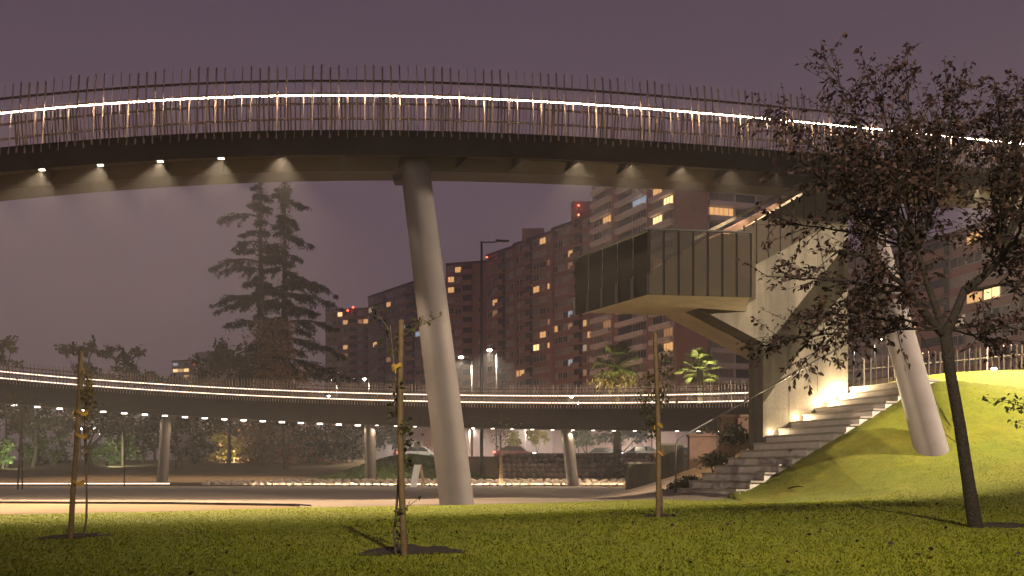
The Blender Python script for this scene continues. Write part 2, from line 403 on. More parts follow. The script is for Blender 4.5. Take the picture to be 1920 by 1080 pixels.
# steel edging between sand and path
mb = MB(); fr = []
for x in np.arange(-30, -4.2, .5):
    y = interp([-60, -13.3, -8.84, -4.9, -4.3], [28.5, 26.4, 25.5, 23.4, 22.4], x)
    fr.append((Vector((x, y - .03, h1(x, y))), Vector((0, 1, 0)), Vector((0, 0, 1))))
mb.sweep(fr, [(-.02, -.1), (.02, -.1), (.02, .055), (-.02, .055)])
tag(mb.build('path_edging', M['dark_steel']), 'thin dark steel edging between sand strip and path', 'edging')
# lawn
lx = np.concatenate([np.arange(-60, -16, 2.0), np.arange(-16, 20, .3), np.arange(20, 40.1, 1.0)])
NR = 90; tt = np.linspace(0, 1, NR) ** .8
LXg = np.repeat(lx[None, :], NR, 0); LYg = -15 * (1 - tt[:, None]) + lawn_edge(lx)[None, :] * tt[:, None]
LZ = hgt(LXg, LYg) + .03
tag(obj('lawn', grid_mesh('lawn', LXg, LYg, LZ, M['lawn'])), 'mown lawn rising to a bank beside the stairs', kind='structure')

SOIL = [(-4.72, 11.0, .30, .5), (-.86, 8.9, .46, .46), (1.78, 12.2, .2, .25), (4.98, 10.2, .36, .3)]
for (x, y, rx, ry) in SOIL:
    mb = MB(); n = 30; vs = [(x, y, h1(x, y) + .035)]; ph = random.random() * 6; fs = [(0, k + 1, (k + 1) % n + 1) for k in range(n)]
    for ri, (rr_, zz0) in enumerate(((.3, .038), (.55, .044), (.8, .040), (1.0, .026))):
        for k in range(n):
            a = 2 * PI * k / n; r = rr_ * (1 + .18 * math.sin(3 * a + ph) + .14 * random.uniform(-1, 1))
            xx, yy = x + rx * r * math.cos(a), y + ry * r * math.sin(a); vs.append((xx, yy, h1(xx, yy) + zz0 + random.uniform(-.014, .014)))
        if ri: fs += [(1 + (ri - 1) * n + k, 1 + ri * n + k, 1 + ri * n + (k + 1) % n, 1 + (ri - 1) * n + (k + 1) % n) for k in range(n)]
    mb.add(vs, fs)
    tag(mb.build('soil_patch', M['shaded_soil'], smooth=True), kind='structure')

# grass blades
NB = 210000
yy = 5.2 + (33 - 5.2) * RNG.random(NB * 2) ** 1.7
xx = (RNG.random(NB * 2) - .5) * (1.12 * yy) + .03 * yy
keep = (yy < lawn_edge(xx) + .04 * RNG.normal(size=NB * 2))
for (x, y, rx, ry) in SOIL: keep &= (((xx - x) / (rx * .85)) ** 2 + ((yy - y) / (ry * .85)) ** 2 + .35 * RNG.normal(size=len(xx)) > 1)
_s, _t = stair_s_t(xx, yy); keep &= ~((_t < 2.97) & (_s > -.25) & (_s < 9) & (_t > -3))
keep &= RNG.random(len(xx)) < np.interp(yy, [15, 26], [.75, .35])
xx = xx[keep][:NB]; yy = yy[keep][:NB]; N = len(xx)
zz = hgt(xx, yy) + .028
clump = .5 + .5 * np.sin(xx * 3.1 + 1.7 * np.sin(yy * 2.3)) * np.sin(yy * 3.7 + 1.3 * np.sin(xx * 1.9))
ang = RNG.random(N) * 2 * PI; wv = (.0018 + .0004 * yy)[:, None] * np.stack([np.cos(ang), np.sin(ang), np.zeros(N)], 1)
hh = (.007 + .013 * RNG.random(N) + .007 * clump) * np.interp(yy, [15, 25], [1, .8])
b0 = np.stack([xx, yy, zz], 1); lean = RNG.normal(size=(N, 3)) * np.array([.014, .014, 0]); lean[:, 2] = hh
V = np.stack([b0 - wv, b0 + wv, b0 + lean], 1)
big = .5 + .3 * np.sin(xx * .9 + 2.1 * np.sin(yy * .5)) * np.sin(yy * .8 + 1.3)
tone = np.clip(.35 * RNG.random(N) + .45 * big + .2 * clump, 0, 1)
gm = np_mesh('grass', V, 3, [(0, 1, 2)], M['grass_blade'], tone)
nr = unit(np.array([0, 0, 1.0]) + .4 * RNG.normal(size=(N, 3)) * np.array([1, 1, .2])); gm.polygons.foreach_set('use_smooth', np.ones(N, bool))
gm.normals_split_custom_set_from_vertices(np.repeat(nr, 3, 0).tolist())
o = obj('grass', gm)
tag(o, 'short mown green grass covering the lawn and bank', 'grass', kind='stuff')

# ------------------------------------------------------------------ footbridges
def curve_from(samples, step=.25, deg=4):
    """samples: (px, Y, py of the fascia's lower edge). Returns evenly spaced points of the edge (smoothed)"""
    a = np.array([list(P(*[q[0], q[2], q[1]])) for q in samples])
    t = np.linspace(-1, 1, len(a))
    cx, cyy, cz = (np.polyfit(t, a[:, i], deg) for i in range(3))
    tf = np.linspace(-1, 1, 1200)
    pts = np.stack([np.polyval(cx, tf), np.polyval(cyy, tf), np.polyval(cz, tf)], 1)
    L = np.concatenate([[0], np.cumsum(np.linalg.norm(np.diff(pts[:, :2], axis=0), axis=1))])
    return pts, L
class Path:
    def __init__(s, samples, back, deg=4):
        s.p, s.L = curve_from(samples, deg=deg); s.len = s.L[-1]; s.back = back
    def at(s, d):
        q = Vector([float(np.interp(d, s.L, s.p[:, i])) for i in range(3)])
        e = .15; a = Vector([float(np.interp(d + e, s.L, s.p[:, i])) for i in range(3)]); b = Vector([float(np.interp(d - e, s.L, s.p[:, i])) for i in range(3)])
        t = (a - b); t.z = 0; t.normalize()
        n = Vector((-t.y, t.x, 0))            # away from the viewer's side of the deck
        return q, n * s.back, t
    def frames(s, step, d0=0, d1=None):
        d1 = s.len if d1 is None else d1; k = max(2, int((d1 - d0) / step) + 1)
        out = []
        for d in np.linspace(d0, d1, k):
            q, n, t = s.at(d); out.append((q, n, Vector((0, 0, 1))))
        return out
def rect(a0, a1, b0, b1): return [(a0, b0), (a1, b0), (a1, b1), (a0, b1)]

# flat baluster shared by both decks: thin plate, pointed top, origin at the foot
def baluster_mesh(name, length, wd, th, m):
    mb = MB(); h = wd / 2; k = th / 2
    vs = [(-h, -k, 0), (h, -k, 0), (h, k, 0), (-h, k, 0), (-h, -k, length - .05), (h, -k, length), (h, k, length), (-h, k, length - .05)]
    mb.add(vs, [(0, 3, 2, 1), (4, 5, 6, 7), (0, 1, 5, 4), (2, 3, 7, 6), (0, 4, 7, 3), (1, 2, 6, 5)])
    return mb.mesh(name, m)

NEAR = Path([(-420, 27.6, 372), (-200, 26.9, 345), (0, 26.4, 323), (200, 26.2, 307), (400, 26.2, 294.5), (600, 26.35, 288), (800, 26.8, 287.5), (1000, 27.4, 296.5),
             (1200, 28.2, 309), (1400, 29.3, 320), (1600, 30.7, 333), (1800, 32.4, 347), (2000, 34.4, 362), (2200, 36.6, 378)], 1.0)
W = 2.16
nb = thing('footbridge', 'curved dark steel footbridge high overhead with lit handrail and leaning columns', 'footbridge', (-1.3, 23.2, 0))
fr = NEAR.frames(.5)
fo = MB().sweep(fr, [(0, 0), (.05, 0), (.05, .58), (.30, .58), (.30, .64), (0, .64)]).build('fascia', M['fascia_steel'], nb)
MB().sweep(fr, [(W, 0), (W - .05, 0), (W - .05, .58), (W - .3, .58), (W - .3, .64), (W, .64)]).build('fascia', M['fascia_steel'], nb)
MB().sweep(fr, rect(.052, W - .052, .16, .22)).build('soffit', M['soffit_paint'], nb)
MB().sweep(fr, rect(.304, W - .304, .50, .56)).build('deck', M['paving'], nb)
MB().sweep(fr, [(.72, .158), (W - .14, .158), (W - .22, -.13), (.92, -.16)]).build('girder', M['girder_paint'], nb)
MB().sweep(fr, rect(.006, .03, -.012, -.002)).build('drip_edge', M['girder_paint'], nb)
# rails; the guard leans inwards by about 7 degrees
TL = math.tan(math.radians(7))
def rail(path, parent, name, m, a, b, wdt=.04, hgt_=.04, frs=None):
    return MB().sweep(frs or fr, rect(a, a + wdt, b, b + hgt_)).build(name, m, parent)
rail(NEAR, nb, 'rail', M['rail_steel'], .05 + 2.0 * TL * .75, 1.99, .05, .05)
rail(NEAR, nb, 'handrail', M['rail_steel'], .21, 1.63, .05, .05)
rail(NEAR, nb, 'led_strip', M['led_near'], .205, 1.614, .03, .011)
rail(NEAR, nb, 'rail', M['rail_steel'], W - .28, 1.99, .05, .05)
rail(NEAR, nb, 'handrail', M['rail_steel'], W - .20, 1.60, .05, .05)
bal = baluster_mesh('baluster', 1.97, .048, .012, M['baluster_steel'])
bal2 = baluster_mesh('baluster', 1.93, .045, .012, M['baluster_shaded'])
d_frame0 = 0.0
def d_at_px(path, px):
    q = path.p; pj = 960 + F * q[:, 0] / q[:, 1]
    return float(np.interp(px, pj, path.L))
D0, D1 = d_at_px(NEAR, -60), d_at_px(NEAR, 1985)
NBAL = 150; SP = (D1 - D0) / NBAL
for i in range(NBAL):
    q, n, t = NEAR.at(D0 + i * SP)
    base = q - n * .012 + Vector((0, 0, .46 + .045 * random.uniform(-1, 1)))
    zz_ = (n * TL + Vector((0, 0, 1))).normalized(); ph = i * PI / 7 + .4
    xa = (t * math.cos(ph) + n * math.sin(ph)); xa = (xa - zz_ * xa.dot(zz_)).normalized(); ya = zz_.cross(xa)
    zz_ = (zz_ + t * random.uniform(-.04, .04)).normalized()
    R = Matrix((xa, ya, zz_)).transposed()
    inst('baluster', bal, nb, base, R.to_euler())
    q2 = q + n * (W + .01) + Vector((0, 0, .46)); z2 = (-n * TL + Vector((0, 0, 1)) + t * random.uniform(-.015, .015)).normalized()
    ph = -i * PI / 7
    xa = (t * math.cos(ph) + n * math.sin(ph)); xa = (xa - z2 * xa.dot(z2)).normalized()
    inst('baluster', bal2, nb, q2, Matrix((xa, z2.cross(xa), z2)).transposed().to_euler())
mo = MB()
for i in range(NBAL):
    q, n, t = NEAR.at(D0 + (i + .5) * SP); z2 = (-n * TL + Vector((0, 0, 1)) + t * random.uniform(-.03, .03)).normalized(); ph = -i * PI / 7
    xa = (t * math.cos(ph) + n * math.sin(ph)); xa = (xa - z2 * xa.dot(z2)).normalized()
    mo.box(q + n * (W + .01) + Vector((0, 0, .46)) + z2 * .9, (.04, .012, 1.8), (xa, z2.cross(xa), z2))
tag(mo.build('baluster_row', M['baluster_shaded'], nb), kind='stuff')
# column ends, cross ribs and downlights
c1b = P(857, 947, 23.2); q1, n1, t1 = NEAR.at(d_at_px(NEAR, 785)); c1t = q1 + n1 * .95 + Vector((0, 0, -.02)); c1t = Vector((P(778, 320, c1t.y).x, c1t.y, c1t.z))
c2b = P(1747, 845, 23.5); q2, n2, t2 = NEAR.at(d_at_px(NEAR, 1620)); c2t = q2 + n2 * .95; c2t = Vector((P(1612, 330, c2t.y).x, c2t.y, c2t.z))
rib_m = None; LSP = 7 * SP
k = 0; d = D0 - 2 * LSP + .35
hous = MB().box((0, 0, .035), (.20, .12, .07)).mesh('downlight', M['dark_steel'])
lens = MB().box((0, 0, -.004), (.15, .085, .008)).mesh('lens', M['lens_near'])
while d < NEAR.len - 1.0:
    if d > .5:
        q, n, t = NEAR.at(d)
        mb = MB(); a = q + n * .06 + t * .22; b = q + n * .86 - t * .12
        mb.prism([a + Vector((0, 0, .155)), b + Vector((0, 0, .155)), b + Vector((0, 0, -.10)), a + Vector((0, 0, .10))], t * .018)
        mb.build('rib', M['girder_paint'], nb)
        px = project(q)[0]
        zl = .085 if px > 450 else .03
        p = q + n * .20 + Vector((0, 0, zl))
        tilt = (Vector((0, 0, -1)) - n * math.tan(math.radians(float(np.interp(px, [300, 1400], [16, 10]))))).normalized()
        az = -tilt; ax = t; ay = az.cross(ax)
        R = Matrix((ax, ay, az)).transposed().to_euler()
        ho = inst('downlight', hous, nb, p, R)
        le = bpy.data.objects.new('lens', lens); COL.objects.link(le); le.parent = ho
        dim = 1.0
        for cx_ in (c1t, c2t):
            if (Vector((q.x, q.y, 0)) - Vector((cx_.x, cx_.y, 0))).length < 3.0: dim = .03      # weak lamps beside the column heads
        pw = 4300 * float(np.interp(px, [1020, 1120, 1360, 1400, 1570, 1620, 1700], [1, .6, .6, .1, .1, 1.3, 1.6]))
        if min((Vector((q.x, q.y, 0)) - Vector((cx_.x, cx_.y, 0))).length for cx_ in (c1t, c2t)) > 1.9:     # the lamps by the column heads are out
            L_ = light('downlight_lamp', 'SPOT', p + tilt * .03, pw * LAMP_W * dim, WARM, nb, spot_size=math.radians(86), spot_blend=.30, shadow_soft_size=.03)
            aim(L_, tilt)
        p2_ = q + n * (W - .075) + Vector((0, 0, .05)); ti2 = (Vector((0, 0, -1)) + n * 1.1).normalized()  # added inner-edge lamps, hidden behind the girder, brightening the path beyond
        ho = inst('downlight', hous, nb, p2_, Matrix((t, (-ti2).cross(t), -ti2)).transposed().to_euler())
        le = bpy.data.objects.new('lens', lens); COL.objects.link(le); le.parent = ho
        L_ = light('downlight_lamp', 'SPOT', p2_ + ti2 * .03, 1900 * LAMP_W, WARM, nb, spot_size=math.radians(90), spot_blend=.5, shadow_soft_size=.03); aim(L_, ti2)
    d += LSP
# columns
def column(parent, b, tp, r, zb, m):
    ax = (tp - b).normalized(); b2 = b - ax * .6
    mb = MB(); n = 24; k = 14
    mb.tube([b2.lerp(tp, i / k) for i in range(k + 1)], r, 40)
    o = mb.build('column', m, parent, smooth=True, angle=40)
    return o
column(nb, c1b, c1t, .395, 0, M['concrete_column'])
column(nb, c2b, c2t, .37, 0, M['concrete_column'])
mb = MB(); mb.box(c1t + Vector((-.35, .25, -.30)), (.5, .5, .16)); mb.build('bearing_bracket', M['dark_steel'], nb)

# the lower ramp behind: inner side seen
FARP = Path([(-260, 62, 730), (-120, 66.5, 744), (0, 69.5, 756), (150, 71.3, 767), (300, 72, 777.5), (450, 71.6, 785.5), (600, 70.5, 793), (750, 69, 798.5), (900, 67, 803), (1050, 64.7, 805.5),
             (1200, 62, 807), (1320, 59.3, 808), (1440, 56.2, 808.5), (1560, 52.5, 808)], 1.0, deg=5)
fb = thing('footbridge', 'low curving ramp of the footbridge in the distance with two glowing rail lines', 'footbridge', (-13, 66, 0))
ff = FARP.frames(1.0)
MB().sweep(ff, [(0, .55), (.06, .55), (.06, 1.55), (.3, 1.55), (.3, 1.62), (0, 1.62)]).build('fascia', M['fascia_steel'], fb)
MB().sweep(ff, [(W, .55), (W - .06, .55), (W - .06, 1.55), (W - .3, 1.55), (W - .3, 1.62), (W, 1.62)]).build('fascia', M['fascia_steel'], fb)
MB().sweep(ff, rect(.062, W - .062, .56, .62)).build('soffit', M['soffit_paint'], fb)
MB().sweep(ff, rect(.302, W - .302, 1.05, 1.1)).build('deck', M['paving'], fb)
MB().sweep(ff, [(.10, .558), (W - .25, .558), (W - .5, .06), (.14, .06)]).build('girder', M['fascia_steel'], fb)
MB().sweep(ff, rect(.02, 1.3, .0, .055)).build('bottom_flange', M['girder_paint'], fb)
for a, b in ((.06, 2.55), (.06, 2.0)): MB().sweep(ff, rect(a, a + .05, b, b + .05)).build('rail', M['rail_steel'], fb)
MB().sweep(ff, rect(.12, .17, 2.15, 2.195)).build('led_strip', M['led_far'], fb)
MB().sweep(ff, rect(.12, .17, 1.70, 1.745)).build('led_strip', M['led_far'], fb)
MB().sweep(ff, rect(W - .15, W - .1, 2.45, 2.5)).build('rail', M['rail_steel'], fb)
E0, E1 = d_at_px(FARP, -20), d_at_px(FARP, 1460)
NF = 262; fsp = (E1 - E0) / NF
balf = baluster_mesh('baluster', 1.55, .05, .02, M['baluster_steel'])
mo = MB()
for i in range(NF):
    q, n, t = FARP.at(E0 + i * fsp)
    inst('baluster', balf, fb, q - n * .012 + Vector((0, 0, 1.35)), (random.uniform(-.03, .03), .04 + random.uniform(-.02, .02), math.atan2(t.y, t.x) + i * PI / 7))
    mo.box(q + n * W + Vector((0, 0, 2.1)), (.05, .02, 1.5))
tag(mo.build('baluster_row', M['baluster_steel'], fb), kind='stuff')
lensf = MB().box((0, 0, 0), (.34, .16, .075)).mesh('downlight', M['lens_far'])
d = d_at_px(FARP, 27); lsp = (d_at_px(FARP, 418) - d) / 10
d -= 2 * lsp
while d < E1:
    q, n, t = FARP.at(d)
    k = d_at_px(FARP, 700)
    lo = -.06 if d < k else -.015
    inst('downlight', lensf, fb, q + n * .25 + Vector((0, 0, lo)), (0, 0, math.atan2(t.y, t.x)), (1, 1, 1) if d < k else (.55, .6, .3))
    L_ = light('downlight_lamp', 'SPOT', q + n * .3 + Vector((0, 0, -.15)), 260 * LAMP_W, WARM, fb, spot_size=math.radians(160), spot_blend=.6, shadow_soft_size=.05)
    aim(L_, Vector((0, 0, -1)) - n * .5)
    d += lsp
for (px, ptop, pxb, pyb) in ((307, 780, 304, 906), (687, 797, 695, 917), (1055, 805, 1075, 917)):
    q, n, t = FARP.at(d_at_px(FARP, px)); tp = q + n * .6 + Vector((0, 0, .05)); b = P(pxb, pyb, q.y - .8); b.z = h1(b.x, b.y)
    column(fb, b, tp, .38, 0, M['concrete_dimmed'])

# ------------------------------------------------------------------ outside staircase
st = thing('staircase', 'broad concrete outdoor staircase climbing the grass bank past a bright wall', 'staircase', tuple(S(0, -1.4, .2)))
for k in range(NSTEP):
    zt = .39 + RISER * k
    mb = MB()
    a, b = S(TREAD * k + .02, -.02, 0), S(TREAD * k + .02, -SW, 0)
    bot = zt - .62
    mb.prism([S(TREAD * k + .02, -.02, bot), S(TREAD * k + .02, -SW + .06, bot), S(TREAD * k + .02, -SW + .06, zt - .05), S(TREAD * k + .02, -.02, zt - .05)], SE * (TREAD + .03))
    o = mb.build('step', M['concrete_step'], st)
    mb = MB(); mb.prism([S(TREAD * k, .0, zt - .047), S(TREAD * k, -SW, zt - .047), S(TREAD * k, -SW, zt), S(TREAD * k, 0, zt)], SE * (TREAD + .1))
    tr = MB(); tr.v = mb.v; tr.f = mb.f; tr.m = mb.m
    tr.build('tread', M['step_edge'], o)
top = S(TREAD * NSTEP + 1.6, -1.4, .39 + RISER * (NSTEP - 1))
mb = MB(); mb.prism([S(TREAD * NSTEP + .1, .2, top.z - .5), S(TREAD * NSTEP + .1, -SW + .5, top.z - .5), S(TREAD * NSTEP + .1, -SW + .5, top.z - .004), S(TREAD * NSTEP + .1, .2, top.z - .004)], SE * 1.3)
mb.build('landing', M['concrete_step'], st)
# handrail
mb = MB()
mb.tube([S(-.02, -.10, .2), S(-.02, -.10, 1.55), S(.05, -.10, 1.68), S(.3, -.10, 1.85), S(3, -.10, 3.2), S(5.85, -.10, 4.62)], .024, 8)
mb.build('handrail', M['galvanised'], st, smooth=True)
MB().tube([S(1.3, -.10, .8), S(1.3, -.10, 2.33)], .02, 8).build('handrail_post', M['galvanised'], st, smooth=True)
for (s_, big) in ((3.1, .3), (3.95, .8), (4.72, 1.5), (5.2, 2.4), (5.55, 2.4)):
    kk = int(s_ / TREAD); z = .39 + RISER * kk + .10
    o = MB().box(S(s_, -.035, z), (.16 if big > 1 else .1, .05, .07), (SE, SN, Vector((0, 0, 1)))).build('step_light', M['lens_step'], st)
    light('step_lamp', 'POINT', S(s_, -.17, z + .02), (42 if big < 1 else 62) * big, (1.0, .76, .42), st, shadow_soft_size=.04)

# ------------------------------------------------------------------ stair tower with lookout
tw = thing('stair_tower', 'raw concrete stair tower with dark cantilevered lookout box beside the staircase', 'tower', tuple(S(3, .3, 1)))
wl_ = [(2.86, .6), (5.82, 1.9), (5.82, 9.2), (4.75, 9.1), (2.2, 7.55), (2.2, 5.45), (.30, 5.45), (.30, 5.34), (.76, 5.31), (2.86, 4.47)]
MB().prism([S(s_, 0, z) for s_, z in wl_], SN * .69).build('wall', M['concrete'], tw)
# board joints: thin recessed-looking fillets on the wall
for s_ in (3.75, 4.75):
    MB().box(S(s_, -.003, 5.0), (.012, .01, 6.0), (SE, SN, Vector((0, 0, 1)))).build('wall_joint', M['mortar'], tw)
MB().box(S(4.34, -.003, 2.62), (2.9, .01, .012), (SE, SN, Vector((0, 0, 1)))).build('wall_joint', M['mortar'], tw)
# sloping flight behind the wall
MB().prism([S(.70, .692, 5.325), S(6.2, .692, 3.125), S(6.2, .692, 3.45), S(1.4, .692, 5.46)], SN * 1.0).build('flight_soffit', M['concrete_lit'], tw)
zs = 5.31
Lc0, Lr, Lb, La = P(1218, 545, 25.1), P(1407, 550, 25.5), P(1250, 587, 29.0), P(1078, 585, 28.5)
for q in (Lc0, Lr, Lb, La): q.z = zs
pl = [Lc0, Lr, S(2.3, 0, zs), S(2.3, 1.6, zs), Lb, La]
MB().prism(pl, (0, 0, .14)).build('landing_slab', M['concrete_lit'], tw)
zt0, zt1 = zs + .145, 6.80
def guard(a, b, n, name_panel, mp, post=True, inset=.0, z0=zt0 - .25, z1=zt1):
    d = (b - a); L = d.length; d = d.normalized(); nn = Vector((-d.y, d.x, 0)); up = Vector((0, 0, 1))
    for i in range(n):
        c = a + d * (L * (i + .5) / n) + up * ((z0 + z1) / 2 - zs)
        MB().box(c, (L / n - .05, .02, z1 - z0 - .04), (d, nn, up)).build(name_panel, mp, tw)
    if post:
        for i in range(n + 1):
            c = a + d * (L * i / n) - nn * .035 + up * ((z0 + z1) / 2 - zs)
            MB().box(c, (.05, .09, z1 - z0), (d, nn, up)).build('post', M['dark_steel'], tw)
    MB().box(a + d * L / 2 + up * (z1 - zs + .025), (L + .04, .10, .04), (d, nn, up)).build('guard_rail', M['dark_steel'], tw)
mat('joint_black', (0.010, 0.008, 0.007), 0.8, 4.0, 0.2, spec=0.05)
ga, gb = Lc0 + Vector((-.02, -.06, 0)), Lr + Vector((0, -.06, 0)); gd = (gb - ga).normalized(); gL = (gb - ga).length; gn = Vector((-gd.y, gd.x, 0)); up = Vector((0, 0, 1)); zb_ = zt0 - .25
for i in range(7):
    u0, u1 = i / 7, (i + 1) / 7; f_ = lambda u: min(zt1 - .03, 5.78 + 1.5 * u)
    a, b = ga + gd * (gL * u0 + .03), ga + gd * (gL * u1 - .03)
    A_ = lambda p, z: Vector((p.x, p.y, z))
    MB().prism([A_(a, zb_), A_(b, zb_), A_(b, f_(u1)), A_(a, f_(u0))], gn * .03).build('cladding_panel', M['clad_panel'], tw)
    if f_(u0) < zt1 - .1: MB().prism([A_(a, f_(u0) + .012), A_(b, f_(u1) + .012), A_(b, zt1), A_(a, zt1)], gn * .014).build('glass_pane', M['guard_glass'], tw)
for i in range(8): MB().box(A_(ga + gd * (gL * i / 7) + gn * .02, (zb_ + zt1) / 2), (.056, .03, zt1 - zb_), (gd, gn, up)).build('post', M['joint_black'], tw)
MB().box(A_((ga + gb) / 2, zt1 + .022), (gL + .06, .08, .04), (gd, gn, up)).build('guard_rail', M['dark_steel'], tw)
guard(La, Lc0, 5, 'mesh_panel', M['mesh_panel'], post=False)
for i in range(6):
    c = La.lerp(Lc0, i / 5); c.z = zs + .16; MB().box(c + Vector((-.03, -.03, 0)), (.07, .05, .52)).build('post', M['dark_steel'], tw)
# cladding along the upper flight: upright panels with open joints
s_ = 1.35; k = 0
while s_ < 5.9:
    zb = 5.46 if s_ < 2.2 else 6.5 + .53 * (s_ - 2.3)
    zb = min(zb, 8.6)
    zt_ = 7.25 + .565 * (s_ - 1.5)
    w_ = .36
    MB().prism([S(s_, -.16, zb), S(s_ + w_, -.16, zb if s_ < 1.9 else zb + .19), S(s_ + w_, -.16, zt_ + .2), S(s_, -.16, zt_)], SN * .05).build('cladding_panel', M['clad_panel'], tw)
    MB().box(S(s_ - .02, -.145, (zb + zt_) / 2 + .05), (.05, .03, zt_ - zb), (SE, SN, Vector((0, 0, 1)))).build('fin', M['joint_black'], tw)
    s_ += .40; k += 1
# far parapet of the flight with its pale coping
MB().prism([S(1.9, 1.4, 7.35), S(5.6, 1.4, 9.3), S(5.6, 1.4, 9.56), S(1.9, 1.4, 7.61)], SN * .14).build('parapet', M['terrace_wall'], tw)
MB().prism([S(1.7, 1.62, 7.62), S(5.6, 1.62, 9.70), S(5.6, 1.62, 9.80), S(1.7, 1.62, 7.72)], SN * .14).build('coping', M['concrete'], tw)
MB().prism([S(1.2, .695, 7.0), S(5.8, .695, 9.0), S(5.8, .695, 9.2), S(1.2, .695, 7.2)], SN * .9).build('upper_flight', M['concrete'], tw)
# brown terrace walls and concrete blocks by the foot of the stairs
for i, (x0, x1, yt, yb, Y, lab) in enumerate(((1293, 1352, 818, 885, 36.0, 'low reddish terrace wall behind the handrail foot'), (1352, 1412, 782, 880, 33.5, 'taller reddish terrace wall against the concrete pier'))):
    a, b = P(x0, yb, Y), P(x1, yb, Y); zt_ = P(0, yt, Y).z
    t_ = thing('terrace_wall', lab, 'wall', ((a.x + b.x) / 2, Y, min(a.z, .2)))
    MB().box(((a.x + b.x) / 2, Y + .2, zt_ / 2 - .1), (b.x - a.x, .4, zt_ + .2)).build('body', M['terrace_wall'], t_)
    MB().box(((a.x + b.x) / 2, Y + .2, zt_ + .04), (b.x - a.x + .08, .5, .08)).build('coping', M['terrace_wall'], t_)
for i, (x0, x1, yt, Y, lab) in enumerate(((1178, 1237, 868, 46.0, 'low grey concrete block at the end of the lit stones'), (1240, 1282, 833, 50.0, 'tall grey concrete block behind the thin staked sapling'))):
    a, b = P(x0, 920, Y), P(x1, 920, Y); zt_ = P(0, yt, Y).z; c = ((a.x + b.x) / 2, Y, 0)
    t_ = thing('concrete_block', lab, 'block', c)
    MB().box((c[0], Y + .6, zt_ / 2 - .1), (b.x - a.x, 1.2, zt_ + .14)).build('body', M['concrete'], t_)
    MB().box((c[0], Y + .6, zt_ - .0), (b.x - a.x + .12, 1.32, .10)).build('cap', M['step_edge'], t_)

# ------------------------------------------------------------------ stone wall, lit stone edging, mound, ridge fence
def stone_mesh(name, m, seed, flat=1.0):
    bm = bmesh.new(); bmesh.ops.create_icosphere(bm, subdivisions=2, radius=.5); r = random.Random(seed)
    ph = [r.uniform(0, 6) for _ in range(6)]
    for v in bm.verts:
        c = v.co.normalized(); k = 1 + .16 * math.sin(3 * c.x + ph[0]) + .14 * math.sin(4 * c.y + ph[1]) + .14 * math.sin(4 * c.z + ph[2])
        p = c * .5 * k; v.co = Vector((max(-.46, min(.46, p.x * 1.12)), max(-.46, min(.46, p.y)) * flat, max(-.46, min(.46, p.z * 1.12))))
    bmesh.ops.dissolve_limit(bm, angle_limit=math.radians(14), verts=bm.verts, edges=bm.edges)
    bmesh.ops.triangulate(bm, faces=bm.faces)
    me = bpy.data.meshes.new(name); bm.to_mesh(me); bm.free(); me.materials.append(m); me.shade_smooth(); return me
swm = [stone_mesh('stone', M['stone'] if i < 3 else M['stone_dark'], i, .6) for i in range(5)]
sw_ = thing('stone_wall', 'rough reddish fieldstone retaining wall below the road', 'wall', (5.5, WALL_Y, .2))
wx0, wx1 = P(936, 0, WALL_Y).x, P(1300, 0, WALL_Y).x
MB().box(((wx0 + wx1) / 2, WALL_Y + .15, 1.25), (wx1 - wx0, .5, 2.4)).build('core', M['mortar'], sw_)
row = 0; z = .15
while z < 2.4:
    hr = random.uniform(.33, .42); x = wx0 + random.uniform(-.2, .1)
    while x < wx1:
        ws = random.uniform(.32, .62)
        inst('stone', random.choice(swm), sw_, (x + ws / 2, WALL_Y - .12, z + hr / 2), (random.uniform(-.1, .1), random.uniform(-.25, .25), random.uniform(-.1, .1)), (ws * 1.03, .5, hr * 1.08))
        x += ws
    z += hr; row += 1
rsm = [stone_mesh('stone', M['river_stone'], 20 + i) for i in range(4)]
se = thing('stone_edging', 'row of rounded stones glowing from hidden strip light along the path', 'edging', (0, 64.5, 0))
ex0, ex1 = P(380, 0, 65).x, P(1178, 0, 65).x
for rw in range(4):
    x = ex0 + random.uniform(0, .3)
    if rw == 3: x = P(520, 0, 66).x
    while x < ex1:
        ws = random.uniform(.34, .6)
        y = 64.35 + rw * .42 + .25 * math.sin(x * .3)
        inst('stone', random.choice(rsm), se, (x + ws / 2, y, h1(x, y) + .06 + rw * .085), (random.uniform(-.3, .3), random.uniform(-.3, .3), random.uniform(0, 6)), (ws * 1.05, .48, .36))
        x += ws * 1.12
lx0 = P(470, 0, 64).x
MB().box(((ex0 + ex1) / 2, 63.72, .0), (ex1 - ex0, .16, .22)).build('kerb', M['mortar'], se)
MB().box(((lx0 + ex1) / 2, 63.86, .06), (ex1 - lx0, .05, .06)).build('led_strip', M['led_ground'], se)
bl = thing('kerb_bench', 'long low kerb with a glowing strip light at the left edge', 'kerb', (P(180, 0, 66).x, 66, 0))
bx0, bx1 = P(-260, 0, 66).x, P(405, 0, 66).x
MB().box(((bx0 + bx1) / 2, 66.2, .06), (bx1 - bx0, .5, .36)).build('body', M['mortar'], bl)
MB().box(((bx0 + bx1) / 2 - 1.5, 65.935, .17), (bx1 - bx0 - 3, .03, .05)).build('led_strip', M['led_far'], bl)

